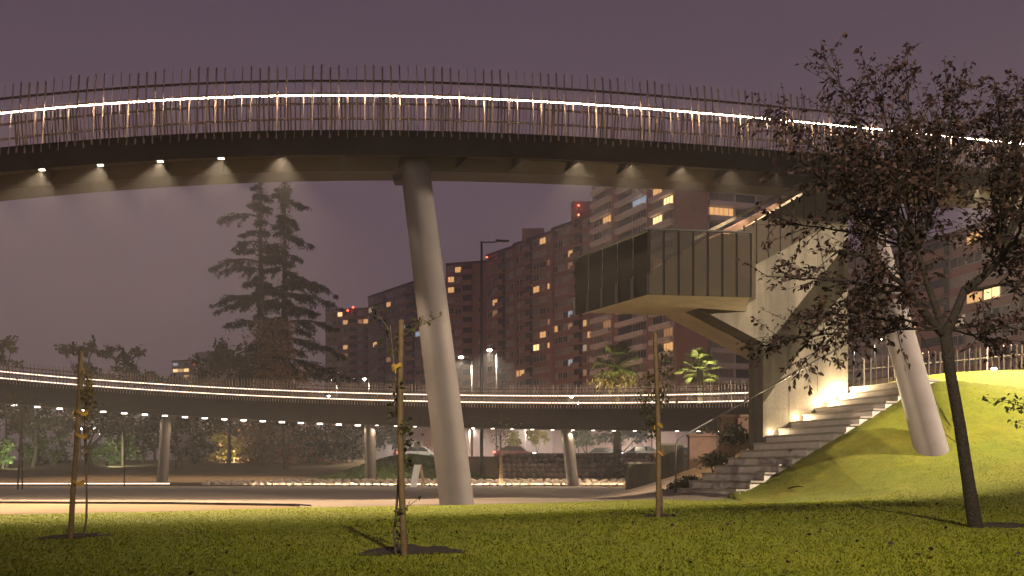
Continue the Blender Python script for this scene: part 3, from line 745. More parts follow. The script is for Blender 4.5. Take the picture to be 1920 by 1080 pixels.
def mound(name, lab, cx, cyy, rx, ry, hgt_, m):
    a = np.linspace(0, 2 * PI, 49); r = np.linspace(0, 1, 20)
    A, R = np.meshgrid(a, r); X = cx + rx * R * np.cos(A) * (1 + .08 * np.sin(2 * A + 1)); Y = cyy + ry * R * np.sin(A)
    Z = np.minimum(hgt(X, Y), 1.2) * R ** 2 + hgt_ * (np.cos(R * PI) * .5 + .5) + .03 * np.sin(X * 2.1) * np.sin(Y * 1.7) - .05
    o = obj(name, grid_mesh(name, X, Y, Z, m)); tag(o, lab, kind='structure'); return o
mound('grass_mound', 'dark green grass mound in front of the stone wall', P(770, 0, 75).x, 74.6, 7.6, 5.2, 2.25, M['mound_grass'])
# blades on the mound
N = 30000; a = RNG.random(N) * 2 * PI; r = np.sqrt(RNG.random(N)) * .97
mx = P(770, 0, 75).x + 7.6 * r * np.cos(a) * (1 + .08 * np.sin(2 * a + 1)); my = 74.6 + 5.2 * r * np.sin(a)
mz = np.minimum(hgt(mx, my), 1.2) * r ** 2 + 2.25 * (np.cos(r * PI) * .5 + .5) - .05
ang = RNG.random(N) * 2 * PI; wv = .045 * np.stack([np.cos(ang), np.sin(ang), 0 * ang], 1); b0 = np.stack([mx, my, mz], 1)
ln = RNG.normal(size=(N, 3)) * .04; ln[:, 2] = .05 + .10 * RNG.random(N)
leaf_mat('mound_blade', (.055, .085, .024), .4, .2)
o = obj('grass', np_mesh('grass', np.stack([b0 - wv, b0 + wv, b0 + ln], 1), 3, [(0, 1, 2)], M['mound_blade'])); tag(o, 'rough grass on the dark green mound', 'grass', kind='stuff')

# picket fence on the ridge
pf = thing('picket_fence', 'brown metal picket fence along the top of the grass bank', 'fence', (14, 34, 4))
pk = baluster_mesh('picket', 1.25, .05, .02, M['rail_steel'])
a, b = Vector((10.2, 33.2, 3.3)), Vector((19.0, 33.6, 4.15)); nP = 46
for i in range(nP):
    q = a.lerp(b, i / (nP - 1)); inst('picket', pk, pf, (q.x, q.y, q.z - .1), (random.uniform(-.03, .03), random.uniform(-.03, .03), i * PI / 7))
for dz in (.22, .78): MB().tube([a + Vector((0, .02, dz)), b + Vector((0, .02, dz))], .022, 6).build('rail', M['rail_steel'], pf)

# ------------------------------------------------------------------ vegetation builders
def bez(a, b, bow, k=6):
    a, b = Vector(a), Vector(b); m_ = (a + b) / 2 + Vector(bow)
    return [a * (1 - t) ** 2 + m_ * 2 * t * (1 - t) + b * t * t for t in [i / k for i in range(k + 1)]]
def broadleaf(name, label, cat, base, height, clumps, leafm, nleaf, lsize, trunk_r=.15, barkm='bark_far', fork=.4, group=None, lean=(0, 0), aspect=.6, droop=.2):
    """clumps: list of (dx, dy, dz, rx, ry, rz) relative to the base"""
    base = Vector(base); t = thing(name, label, cat, base, group)
    fk = base + Vector((lean[0], lean[1], height * fork))
    mb = MB(); mb.tube([base + Vector((0, 0, -.3)), base.lerp(fk, .5) + Vector((lean[0] * .1, 0, 0)), fk], [trunk_r, trunk_r * .85, trunk_r * .7], 8); mb.build('trunk', M[barkm], t, smooth=True)
    mb = MB()
    for c in clumps:
        e_ = base + Vector(c[:3]); mb.tube(bez(fk - Vector((0, 0, .2)), e_, ((random.random() - .5) * .3, 0, height * .06), 5), [trunk_r * .5 * (1 - .8 * i / 5) for i in range(6)], 5)
        for _ in range(3):
            q = e_ + Vector((random.uniform(-1, 1) * c[3], random.uniform(-1, 1) * c[4], random.uniform(-.6, 1) * c[5])) * .7
            mb.tube([e_, e_.lerp(q, .5) + Vector((0, 0, .1)), q], [trunk_r * .14, trunk_r * .1, trunk_r * .04], 4)
    mb.build('branches', M[barkm], t, smooth=True)
    vol = np.array([c[3] * c[4] * c[5] for c in clumps]); cnt = (nleaf * vol ** .7 / (vol ** .7).sum()).astype(int)
    Cs = []; Ts = []
    for c, k in zip(clumps, cnt):
        # sub-clumps give uneven outline and gaps
        ns = max(6, k // 60); sc_ = unit(RNG.normal(size=(ns, 3))) * (RNG.random((ns, 1)) ** .45)
        pick = RNG.integers(0, ns, k); pos = sc_[pick] + RNG.normal(size=(k, 3)) * .17
        Cs.append(np.array(base) + np.array(c[:3]) + pos * np.array(c[3:6])); Ts.append(np.clip(.5 * RNG.random(k) + .5 * RNG.random(ns)[pick], 0, 1))
    leaf_cloud('crown', np.concatenate(Cs), lsize, M[leafm], aspect, droop, parent=t, tone=np.concatenate(Ts))
    return t

# ---- plum tree in the right foreground
TY = 10.0
pt = P(1830, 995, TY); pt.z = h1(pt.x, pt.y)
pl_t = thing('plum_tree', 'dark purple-leaved tree with slim leaning trunk filling the right foreground', 'tree', pt)
fork = P(1772, 622, TY)
mb = MB()
tr_pts = [pt - Vector((-.01, 0, .25)), pt + Vector((0, 0, .0)), P(1815, 900, TY), P(1800, 800, TY + .02), P(1782, 700, TY), fork]
mb.tube(tr_pts, [.085, .072, .060, .056, .053, .056], 14); mb.build('trunk', M['bark'], pl_t, smooth=True)
limbs = [((1560, 470), -.6, .035), ((1440, 520), .2, .022), ((1480, 600), -.5, .018), ((1420, 650), .3, .014), ((1500, 690), -.2, .012), ((1600, 400), .2, .02), ((1820, 230), .0, .02), ((1760, 330), .2, .02), ((1880, 430), .3, .02), ((1610, 560), .5, .02), ((1450, 420), .5, .016),
         ((1560, 330), .3, .028), ((1470, 280), -.3, .016), ((1430, 210), .2, .010), ((1560, 210), .4, .018), ((1620, 280), -.6, .024), ((1545, 105), .3, .010), ((1640, 155), -.2, .016), ((1695, 105), .3, .012),
         ((1700, 230), .5, .026), ((1690, 330), -.7, .026), ((1760, 270), -.3, .028), ((1800, 175), .3, .020), ((1860, 165), -.4, .020), ((1910, 155), .2, .018), ((1900, 250), .5, .03), ((1850, 320), -.6, .03),
         ((1960, 300), -.2, .03), ((1990, 210), .3, .022), ((2010, 420), .4, .032), ((1920, 400), -.7, .028), ((1990, 540), -.3, .022), ((1900, 520), .5, .022), ((1930, 620), .1, .014), ((1870, 660), .4, .010), ((1830, 450), .7, .024),
         ((1750, 420), .5, .024), ((1660, 430), .1, .026), ((1600, 640), -.4, .014), ((1700, 560), -.6, .016), ((2080, 330), .0, .02), ((1840, 210), -.2, .018), ((1930, 190), .3, .018), ((1780, 170), .2, .016), ((1950, 480), .1, .018), ((1700, 280), .1, .018), ((1640, 330), .4, .018), ((1580, 260), -.1, .014), ((2090, 520), .2, .018), ((1660, 500), -.3, .018)]
mbb = MB(); LC = []; LD = []
sub_forks = [fork + Vector((-.03, 0, .02)), P(1700, 545, TY - .1), P(1810, 540, TY + .1), P(1880, 480, TY), P(1720, 470, TY + .2)]
for a_, b_, r0 in ((fork, sub_forks[1], .042), (fork, sub_forks[2], .044), (sub_forks[2], sub_forks[3], .036), (fork, sub_forks[4], .034)):
    mbb.tube(bez(a_ - Vector((0, 0, .04)), b_, (0, 0, -.03), 5), [r0 * (1.1 - .25 * i / 5) for i in range(6)], 8)
for (pq, dy, r0) in limbs:
    e_ = P(pq[0], pq[1], TY + dy * 1.25)
    sf = min(sub_forks, key=lambda q: (q - e_).length + (0 if q.z < e_.z + .2 else .8))
    L = (e_ - sf).length
    pts = bez(sf, e_, (random.uniform(-.12, .12), random.uniform(-.15, .15), .10 * L * random.uniform(.3, 1.5)), 9)
    pts = [p + Vector((random.uniform(-1, 1), random.uniform(-1, 1), random.uniform(-1, 1))) * .018 * (i > 0) for i, p in enumerate(pts)]
    rr = max(r0 * .85, .010)
    mbb.tube(pts, [rr * (1 - .82 * i / 9) + .0018 for i in range(10)], 6)
    nt_ = int(10 + L * 13)
    for j in range(nt_):
        t_ = random.uniform(.25, 1.0); k_ = min(8, int(t_ * 9)); p0 = pts[k_].lerp(pts[k_ + 1], t_ * 9 - k_)
        ax_ = (pts[k_ + 1] - pts[k_]).normalized()
        dr = (ax_ * random.uniform(.2, 1) + Vector((random.uniform(-1, 1), random.uniform(-1, 1), random.uniform(-.5, .75)))).normalized()
        tl = random.uniform(.18, .58) * (1.1 if t_ < .8 else .75)
        tp = bez(p0, p0 + dr * tl, (random.uniform(-.05, .05), random.uniform(-.05, .05), random.uniform(-.02, .08)), 4)
        mbb.tube(tp, [.0045, .0038, .003, .0023, .0014], 4, cap=False)
        nl = int(random.uniform(8, 16))
        for q in range(nl):
            u = random.uniform(.25, 1.03); kk = min(3, int(u * 4)); pp = tp[kk].lerp(tp[kk + 1], u * 4 - kk)
            LC.append(pp + Vector((random.gauss(0, .016), random.gauss(0, .016), random.gauss(0, .016)))); LD.append(dr * .7 + Vector((random.gauss(0, .7), random.gauss(0, .7), random.gauss(-.25, .5))))
mbb.build('branches', M['bark'], pl_t, smooth=True)
leaf_cloud('crown', np.array(LC), .053, M['leaf_plum'], .46, .25, np.array(LD), pl_t)

# ---- staked saplings in the lawn
def sapling(base_px, Y, top_px, lean_px, clumps, leafm, nleaf, lab_s, lab_t, ties, trunk_off=.09, lsize=.045, r=.028):
    b = P(base_px[0], base_px[1], Y); b.z = h1(b.x, b.y) + .02
    tp = P(top_px[0], top_px[1], Y)
    s_ = thing('wooden_stake', lab_s, 'stake', b, 'stakes holding young trees')
    pts = [b - Vector((0, 0, .15))] + [b.lerp(tp, t) + Vector((.012 * math.sin(5 * t + Y), 0, 0)) for t in (0, .25, .5, .75, 1)]
    MB().tube(pts, [r, r, r * .97, r * .93, r * .9, r * .86], 12).build('pole', M['stake_wood'], s_, smooth=True, angle=50)
    for tz in ties:
        q = b.lerp(tp, tz); mb = MB()
        ring = [q + Vector((trunk_off * .5 + (trunk_off * .75) * math.cos(a), .05 * math.sin(a), .02 * math.sin(a * 2))) for a in np.linspace(0, 2 * PI, 15)]
        mb.sweep([(p, Vector((0, 0, 1)), Vector((0, 1, 0)).lerp(Vector((1, 0, 0)), .5)) for p in ring], rect(-.016, .016, -.003, .003)); mb.build('tie', M['tie_fabric'], s_)
        MB().add([q + Vector((-.03, -.04, .01)), q + Vector((-.045, -.045, -.01)), q + Vector((-.042, -.045, -.06)), q + Vector((-.034, -.042, -.05))], [(0, 1, 2, 3)]).build('tie_end', M['tie_fabric'], s_)
    tb = b + Vector((trunk_off, .05, 0)); t_ = thing('sapling', lab_t, 'tree', tb, 'young staked trees')
    H = (tp - b).length; tpts = [tb + Vector((0, 0, -.1))]
    for i in range(1, 11):
        u = i / 10; tpts.append(tb + (tp - b) * u * .98 + Vector((-.035 * math.sin(u * 5 + Y), .02 * math.sin(u * 4), 0)))
    mb = MB(); mb.tube(tpts, [.013 - .0008 * i for i in range(11)], 7); mb.build('trunk', M['bark_pale'], t_, smooth=True)
    LCs = []
    for (cpx, cpy, rad, wt) in clumps:
        mb = MB()
        c = P(cpx, cpy, Y + random.uniform(-.1, .15)); zf = min(max((c.z - tb.z) / H - .08, .05), .97)
        k_ = min(9, int(zf * 10)); p0 = tpts[k_].lerp(tpts[k_ + 1], zf * 10 - k_)
        bp = bez(p0, c, (random.uniform(-.04, .04), random.uniform(-.04, .04), .04), 6)
        mb.tube(bp, [.006, .005, .0045, .004, .003, .0024, .0015], 5); mb.build('branch', M['bark_pale'], t_, smooth=True)
        n = int(nleaf * wt)
        for _ in range(n):
            u = random.uniform(.35, 1.0); kk = min(5, int(u * 6)); pp = bp[kk].lerp(bp[kk + 1], u * 6 - kk)
            g = rad / F * Y; LCs.append(pp + Vector((random.gauss(0, g * .45), random.gauss(0, g * .45), random.gauss(0, g * .45))))
    leaf_cloud('leaves', np.array(LCs), lsize, M[leafm], .5, .2, parent=t_)
sapling((134, 1016), 10.6, (151, 657), 0, [(165, 715, 12, 1.2), (160, 690, 10, .6), (172, 740, 13, 1.3), (165, 765, 13, 1.1), (160, 800, 12, .8), (160, 840, 9, .5), (168, 725, 9, .8)], 'leaf_dry', 42,
        'leftmost leaning wooden stake with yellow ties in the lawn', 'thin sapling with yellowing leaves tied to the leftmost stake', (.30, .55, .67), .085)
sapling((756, 1052), 8.44, (750, 600), 0, [(700, 575, 14, .35), (722, 612, 12, .3), (800, 595, 14, .5), (828, 592, 10, .3), (770, 620, 12, .35), (745, 720, 14, .6), (730, 760, 18, .8), (760, 790, 18, 1.0), (775, 820, 16, .9), (770, 860, 14, .6), (785, 935, 9, .25), (745, 955, 12, .4), (760, 985, 9, .3), (715, 640, 12, .2)], 'leaf_sapling', 34,
        'middle wooden stake in front of the big leaning column', 'thin leafy sapling tied to the middle stake in front of the column', (.80,), -.06)
sapling((1235, 974), 12.0, (1230, 625), 0, [(1250, 660, 15, .9), (1262, 690, 16, 1.0), (1215, 730, 18, 1.2), (1200, 765, 16, 1.0), (1205, 800, 14, .7), (1225, 790, 14, .8), (1245, 740, 16, 1.0), (1258, 715, 14, .8), (1210, 700, 14, .7), (1195, 740, 12, .6)], 'leaf_sapling', 40,
        'wooden stake standing before the foot of the concrete stairs', 'small bushy sapling tied to the stake before the stairs', (.35, .5), .05, .05, .031)
# twigs of a young tree at the right edge, before the bank
b = Vector((5.75, 11.0, h1(5.75, 11.0)))
t_ = thing('sapling', 'leafy twigs of a young tree poking in at the right edge', 'tree', b, 'young staked trees')
mb = MB(); mb.tube([b - Vector((0, 0, .2)), b + Vector((.02, 0, .6)), b + Vector((-.02, 0, 1.3)), b + Vector((0, 0, 2.1))], [.018, .015, .012, .006], 7); mb.build('trunk', M['bark_pale'], t_, smooth=True)
LCs = []
for (cpx, cpy) in ((1845, 745), (1868, 752), (1890, 765), (1905, 745), (1900, 790), (1915, 800), (1935, 700), (1950, 640)):
    c = P(cpx, cpy, 11.0); bp = bez((b.x, b.y, c.z - .12), c, (0, 0, .03), 6); MB().tube(bp, [.006, .005, .0045, .004, .003, .0024, .0015], 5).build('branch', M['bark_pale'], t_, smooth=True)
    for _ in range(16):
        u = random.uniform(.45, 1); kk = min(5, int(u * 6)); pp = bp[kk].lerp(bp[kk + 1], u * 6 - kk); LCs.append(pp + Vector((random.gauss(0, .03), random.gauss(0, .03), random.gauss(0, .03))))
leaf_cloud('leaves', np.array(LCs), .05, M['leaf_sapling'], .5, .2, parent=t_)

# ---- staked thin trees beyond the path
for i, (px, pt_, pb, Y, lab, lm) in enumerate(((33, 770, 918, 50, 'pair of thin leaning stakes with pale leaves at the far left', 'leaf_dry'), (233, 790, 900, 60, 'single thin bare stake left of the first round column', None),
        (937, 815, 908, 64, 'small staked tree in front of the stone wall', 'leaf_dark'))):
    b = P(px, pb, Y); b.z = h1(b.x, b.y); tp = P(px + (8 if i == 0 else 2), pt_, Y)
    t_ = thing('stake', lab, 'stake', b)
    MB().tube([b, tp], .045, 6).build('pole', M['stake_wood'], t_, smooth=True)
    if i != 1: MB().tube([b + Vector((.18, .1, 0)), tp + Vector((-.05, .1, 0))], .04, 6).build('pole', M['stake_wood'], t_, smooth=True)
    if lm:
        C_ = np.array(tp) + RNG.normal(size=(260, 3)) * np.array([.45, .4, .55]) + np.array([-.35 if i == 0 else 0, 0, .1]); leaf_cloud('leaves', C_, .14, M[lm], .5, .2, parent=t_)
# ---- twin-stemmed cedar
cb = P(505, 868, 95); cb.z = h1(cb.x, cb.y)
ced = thing('cedar_tree', 'tall twin-topped cedar silhouetted against the night sky', 'tree', cb)
tops = [P(489, 318, 95), P(534, 326, 95.5)]
mbt = MB(); mbb = MB(); CC = []; CD = []
for ti, tp in enumerate(tops):
    b2 = cb + Vector((-.6 if ti == 0 else .7, .3 * ti, -.3)); mid = Vector((tp.x, tp.y, (cb.z + tp.z) / 2 - 2))
    tpts = [b2, b2.lerp(mid, .5), mid, mid.lerp(tp, .5), tp]; mbt.tube(tpts, [.55, .48, .36, .2, .04], 8)
    H = tp.z - cb.z
    def trunk_at(z): 
        for i in range(4):
            if tpts[i].z <= z <= tpts[i + 1].z: return tpts[i].lerp(tpts[i + 1], (z - tpts[i].z) / (tpts[i + 1].z - tpts[i].z))
        return tpts[-1]
    specials = {0: [(.835, PI, 3.9), (.68, PI * .97, 4.6), (.655, PI * 1.06, 3.8), (.56, PI * .95, 4.8), (.545, PI * 1.05, 3.9), (.75, PI * .9, 2.9), (.47, PI, 3.5), (.36, PI * 1.02, 4.0)],
                1: [(.90, .1, 2.0), (.78, 0, 2.6), (.635, .05, 4.8), (.62, -.12, 4.2), (.585, .08, 5.2), (.48, 0, 5.0), (.43, .1, 5.6), (.36, -.05, 6.6), (.29, 0, 5.2), (.24, .1, 4.0)]}[ti]
    br = list(specials)
    for j in range(60):
        u = random.uniform(.16, .985); Lm = np.interp(u, [0.16, .35, .5, .7, .82, .92, 1], [2.7, 3.1, 2.8, 2.2, 1.6, 1.1, .4]); br.append((u, random.uniform(0, 2 * PI), Lm * random.uniform(.55, 1.1)))
    for (u, az, L) in br:
        p0 = trunk_at(cb.z + u * H); dirh = Vector((math.cos(az), math.sin(az), 0))
        rise = random.uniform(-.05, .22) * L
        e_ = p0 + dirh * L + Vector((0, 0, rise - .28 * L)); pts = bez(p0, e_, (0, 0, rise * .8 + .12 * L), 8)
        mbb.tube(pts, [.10 * (1 - .85 * i / 8) * (L / 4) ** .6 + .012 for i in range(9)], 4)
        # flat fans of drooping side shoots, each clothed in short needle tufts
        lat = Vector((-dirh.y, dirh.x, 0)); ns = int(5 + L * 4.5)
        for k2 in range(ns):
            t_ = random.uniform(.12, 1.0); k_ = min(7, int(t_ * 8)); pp = pts[k_].lerp(pts[k_ + 1], t_ * 8 - k_)
            sl = (.25 + .30 * L * (1.05 - t_)) * random.uniform(.6, 1.25); sg = random.choice((-1, 1))
            dd = (dirh * random.uniform(.3, 1.1) + lat * sg * random.uniform(.2, 1.0) + Vector((0, 0, random.uniform(-.55, .15)))).normalized()
            sp2 = bez(pp, pp + dd * sl + Vector((0, 0, -.18 * sl)), (0, 0, .08 * sl), 4); mbb.tube(sp2, [.022, .018, .014, .010, .006], 3, cap=False)
            for _ in range(int(14 + sl * 26)):
                u2 = random.uniform(.05, 1.05); kk = min(3, int(u2 * 4)); p3 = sp2[kk].lerp(sp2[kk + 1], u2 * 4 - kk)
                CC.append(p3 + Vector((random.gauss(0, .06), random.gauss(0, .06), random.gauss(-.05, .07)))); CD.append(dd * random.uniform(0, 1) + Vector((random.gauss(0, .6), random.gauss(0, .6), random.uniform(-.9, .3))))
    # foliage hugging the stems
    for _ in range(2200):
        u = random.uniform(.2, 1.0); p0 = trunk_at(cb.z + u * H); w_ = .55 if u < .9 else .36
        CC.append(p0 + Vector((random.gauss(0, w_ * .55), random.gauss(0, w_ * .55), random.gauss(0, .3)))); CD.append(Vector((random.gauss(0, 1), random.gauss(0, 1), random.gauss(-.2, .6))))
mbt.build('trunk', M['bark_far'], ced, smooth=True); mbb.build('branches', M['bark_far'], ced, smooth=True)
leaf_cloud('crown', np.array(CC), .30, M['leaf_cedar'], .22, .25, np.array(CD), ced)
# reddish climber clothing the lower stems
iv = thing('ivy_column', 'reddish brown climber covering the lower stems of the cedar', 'climber', P(515, 868, 93.5))
N = 6500; u = RNG.random(N); C_ = np.stack([np.where(RNG.random(N) < .5, P(500, 0, 93.5).x, P(525, 0, 93.5).x) + RNG.normal(size=N) * (1.3 - .7 * u), 93.2 + RNG.normal(size=N) * .8, 1.5 + u * 13.5], 1)
C2 = np.stack([P(515, 0, 93).x + RNG.normal(size=2500) * 2.6, 92.6 + RNG.normal(size=2500) * 1., 2 + RNG.random(2500) ** 1.4 * 8.5], 1)
MB().tube([P(515, 868, 93.5), P(517, 740, 93.5), P(515, 620, 93.5)], [.4, .3, .1], 7).build('stem', M['bark_far'], iv, smooth=True)
leaf_cloud('leaves', np.concatenate([C_, C2]), .34, M['leaf_ivy'], .55, .4, parent=iv)

# ---- background trees: (px of base, py of base, Y, label, height, clumps in pixels around crown, leaf, count)
def bg_tree(px, Y, lab, crown, leafm, nleaf, lsize, trunk_r=.2, cat='tree', fork=.35, name='park_tree', barkm='bark_far', lean=0, aspect=.55):
    b = P(px, 880, Y); b.z = h1(b.x, b.y)
    cl = []
    for (cx, cyy, rx, ry) in crown:
        c = P(cx, cyy, Y); k = Y / F; cl.append((c.x - b.x, random.uniform(-.5, .5), c.z - b.z, rx * k, max(rx, ry) * k * .8, ry * k))
    H = max(c[2] for c in cl)
    return broadleaf(name, lab, cat, b, H, cl, leafm, nleaf, lsize, trunk_r, barkm, fork, 'park trees beyond the ramp', (lean, 0), aspect)
bg_tree(430, 92, 'rounded brown bushy tree just left of the cedar', [(400, 690, 34, 32), (440, 670, 40, 38), (420, 730, 50, 40), (465, 700, 30, 50), (370, 720, 25, 28)], 'leaf_brown', 4200, .34)
bg_tree(150, 88, 'wispy drooping tree behind the leftmost stake', [(125, 655, 24, 9), (160, 662, 26, 14), (180, 650, 12, 10), (150, 690, 30, 14), (175, 705, 34, 16)], 'leaf_brown', 900, .36, .12, fork=.6)
bg_tree(230, 90, 'wispy tree with open twigs right of the leftmost stake', [(215, 665, 22, 14), (245, 668, 22, 16), (235, 695, 30, 16), (265, 660, 8, 6), (250, 710, 30, 12)], 'leaf_brown', 900, .34, .12, fork=.6)
bg_tree(12, 86, 'pale sparse treetop at the left edge above the ramp', [(5, 650, 22, 16), (25, 640, 18, 10), (10, 675, 24, 12)], 'leaf_dry', 420, .34, .12, fork=.6)
bg_tree(290, 100, 'low dark treetops just above the ramp', [(290, 712, 30, 14), (330, 718, 26, 12), (260, 716, 26, 12)], 'leaf_brown', 800, .36, .14)
bg_tree(60, 88, 'dark tree with slim trunk left of the first stake', [(60, 790, 60, 35), (20, 770, 40, 30)], 'leaf_dark', 1500, .34, .22, lean=.4)
bg_tree(175, 84, 'dark forked tree right of the first stake', [(190, 790, 55, 32), (240, 775, 45, 28), (150, 780, 40, 26)], 'leaf_dark', 1500, .34, .26, lean=-.6)
bg_tree(130, 93, 'dark tree with two stems under the ramp', [(120, 785, 40, 28), (100, 800, 30, 22)], 'leaf_dark', 900, .34, .2, lean=-.7)
bg_tree(330, 86, 'dense dark tree behind the first round column', [(330, 810, 50, 35), (370, 800, 48, 30), (300, 800, 40, 30), (350, 845, 46, 22)], 'leaf_dark', 2600, .34, .28, lean=.5)
bg_tree(535, 82, 'pale forked tree standing on the brown slope', [(530, 790, 34, 16), (560, 785, 30, 14)], 'leaf_brown', 700, .3, .2, barkm='bark_pale', fork=.45)
bg_tree(430, 96, 'yellow green bush glowing behind the brown slope', [(420, 835, 34, 26), (450, 845, 28, 18), (400, 850, 22, 16)], 'leaf_yellow', 1600, .3, .12, 'bush', name='bush')
bg_tree(600, 94, 'dark shrub thicket left of the green mound', [(590, 830, 46, 40), (640, 825, 46, 38), (560, 820, 40, 40), (655, 845, 34, 24)], 'leaf_dark', 3400, .32, .16, 'bush', name='bush')
bg_tree(470, 100, 'olive shrubbery between first column and pale tree', [(480, 815, 40, 34), (510, 845, 36, 22), (455, 800, 30, 30)], 'leaf_dark', 2200, .32, .16, 'bush', name='bush')
bg_tree(5, 84, 'bright green bush lit at the far left edge', [(5, 840, 22, 24), (15, 862, 16, 10), (-25, 835, 24, 28)], 'leaf_green', 1300, .3, .1, 'bush', name='bush')
bg_tree(100, 90, 'green hedge bush left of the first stake', [(95, 845, 44, 24), (60, 850, 34, 20)], 'leaf_green', 1500, .3, .1, 'bush', name='bush')
bg_tree(215, 92, 'green hedge bush between stake and first column', [(215, 845, 46, 26), (260, 840, 34, 28), (180, 850, 30, 20)], 'leaf_green', 2000, .3, .1, 'bush', name='bush')
bg_tree(270, 96, 'tall green foliage left of the first column', [(270, 815, 36, 32), (230, 805, 40, 34)], 'leaf_dark', 1500, .34, .16, 'bush', name='bush')
bg_tree(700, 125, 'hazy street tree behind the green mound', [(690, 815, 26, 30), (720, 810, 26, 32)], 'leaf_dark', 900, .42, .22)
bg_tree(740, 135, 'faint street tree left of the speed sign', [(745, 810, 24, 30)], 'leaf_dark', 600, .42, .3)
bg_tree(962, 118, 'small yellow street tree beside the tall lamp post', [(962, 818, 17, 17)], 'leaf_yellow', 420, .36, .1)
bg_tree(1008, 118, 'taller yellow street tree behind the road', [(1003, 812, 13, 20), (1015, 825, 16, 15)], 'leaf_yellow', 520, .36, .1)
bg_tree(1100, 122, 'broad hazy street tree right of the leaning column', [(1100, 818, 34, 15), (1075, 815, 20, 16)], 'leaf_green', 800, .4, .2)
bg_tree(1165, 126, 'dim street tree far behind the road', [(1165, 815, 30, 18), (1200, 815, 24, 16)], 'leaf_dark', 700, .4, .2)
bg_tree(1330, 60, 'yellow leafed shrub glimpsed beside the handrail', [(1345, 800, 10, 8), (1328, 806, 8, 6)], 'leaf_yellow', 160, .2, .05, 'bush', name='bush')
# planted bank left of the stairs
for i, (px, py, Y, rx, ry, lm, lab) in enumerate(((1292, 902, 29.6, 18, 8, 'leaf_dark', 'low shrub at the foot of the stair handrail'), (1340, 862, 30.4, 24, 13, 'leaf_dark', 'dark shrub on the bank under the pier'), (1375, 815, 30.6, 26, 22, 'leaf_dark', 'dark ivy clump against the concrete pier'), (1275, 912, 29.0, 18, 7, 'leaf_sapling', 'trailing green plant beside the lowest step'))):
    c = P(px, py, Y); b = Vector((c.x, c.y, h1(c.x, c.y))); t_ = thing('shrub', lab, 'shrub', b, 'shrubs beside the stairs'); k = Y / F
    mb = MB()
    for j in range(5): mb.tube([b, c + Vector((random.uniform(-1, 1) * rx * k * .6, 0, random.uniform(-.3, .6) * ry * k))], [.012, .004], 4)
    mb.build('stems', M['bark'], t_)
    leaf_cloud('leaves', np.array(c) + RNG.normal(size=(900, 3)) * np.array([rx * k * .45, .35, ry * k * .42]), .10, M[lm], .45, .3, parent=t_)

# ---- palms behind the ramp
def palm(px, py, Y, lab, R, nf, skirt):
    c = P(px, py, Y); b = Vector((c.x, c.y, h1(c.x, c.y))); t_ = thing('fan_palm', lab, 'palm', b, 'palms behind the ramp')
    MB().tube([b - Vector((0, 0, .2)), b.lerp(c, .5), c], [.34, .28, .26], 10).build('trunk', M['bark_pale'], t_, smooth=True)
    k = Y / F; V = []; stem = MB()
    for i in range(nf):
        az = random.uniform(0, 2 * PI); el = random.uniform(-.5, 1.25); d = Vector((math.cos(az) * math.cos(el), math.sin(az) * math.cos(el), math.sin(el)))
        L = R * k * random.uniform(.5, .65); e_ = c + d * L; stem.tube([c, e_], [.03, .015], 4)
        sd = d.cross(Vector((0, 0, 1))).normalized(); up = sd.cross(d)
        for j in range(25):
            a = (j - 12) / 12 * 1.35; dd = (d * math.cos(a) + sd * math.sin(a)).normalized(); ll = R * k * random.uniform(.42, .56) * (1 - .15 * abs(a))
            wv_ = dd.cross(up).normalized() * .028; m_ = e_ + dd * ll * .55; tip = e_ + dd * ll + Vector((0, 0, -.16 * ll - random.uniform(0, .08)))
            V.append([e_, m_ + wv_, m_ - wv_, tip])
    stem.build('stems', M['leaf_palm'], t_)
    me = np_mesh('fronds', np.array([[list(q) for q in r] for r in V]), 4, [(0, 1, 2), (1, 3, 2)], M['leaf_palm'], off=t_.location); obj('fronds', me, t_)
    if skirt:
        N = 700; C_ = np.array(c) + RNG.normal(size=(N, 3)) * np.array([.75, .6, .35]) + np.array([0, 0, -1.2]); leaf_cloud('dry_skirt', C_, .5, M['leaf_dry'], .2, 1.2, parent=t_)
palm(1157, 685, 84, 'fan palm with dry skirt behind the ramp railing', 50, 46, True)
palm(1312, 695, 80, 'bright lit fan palm between the ramp and the concrete pier', 46, 34, False)

# ------------------------------------------------------------------ apartment blocks
FLOOR = 2.62
def window_mesh(wd, ht, n):
    mb = MB(); t = .07
    mb.box((0, .02, 0), (wd - .02, .04, ht - .02), mi=0)
    mb.box((0, -.03, ht / 2 - t / 2), (wd, .1, t), mi=1); mb.box((0, -.03, -ht / 2 + t / 2), (wd, .1, t), mi=1)
    for i in range(n + 1): mb.box((-wd / 2 + t / 2 + (wd - t) * i / n, -.028, 0), (t, .09, ht - 2 * t - .004), mi=1)
    return mb.mesh('window', [M['window_dark'], M['window_frame']])
def balcony_mesh(wd, dp, m_slab):
    mb = MB()
    mb.box((0, -dp / 2, -1.28), (wd, dp, .22), mi=0); mb.box((0, -dp + .06, -.72), (wd - .004, .12, .896), mi=0)
    mb.box((0, .03, .02), (wd - .5, .05, 2.2), mi=1)
    return mb.mesh('balcony', [m_slab, M['window_dark']])
WM = {}
ALLW = []
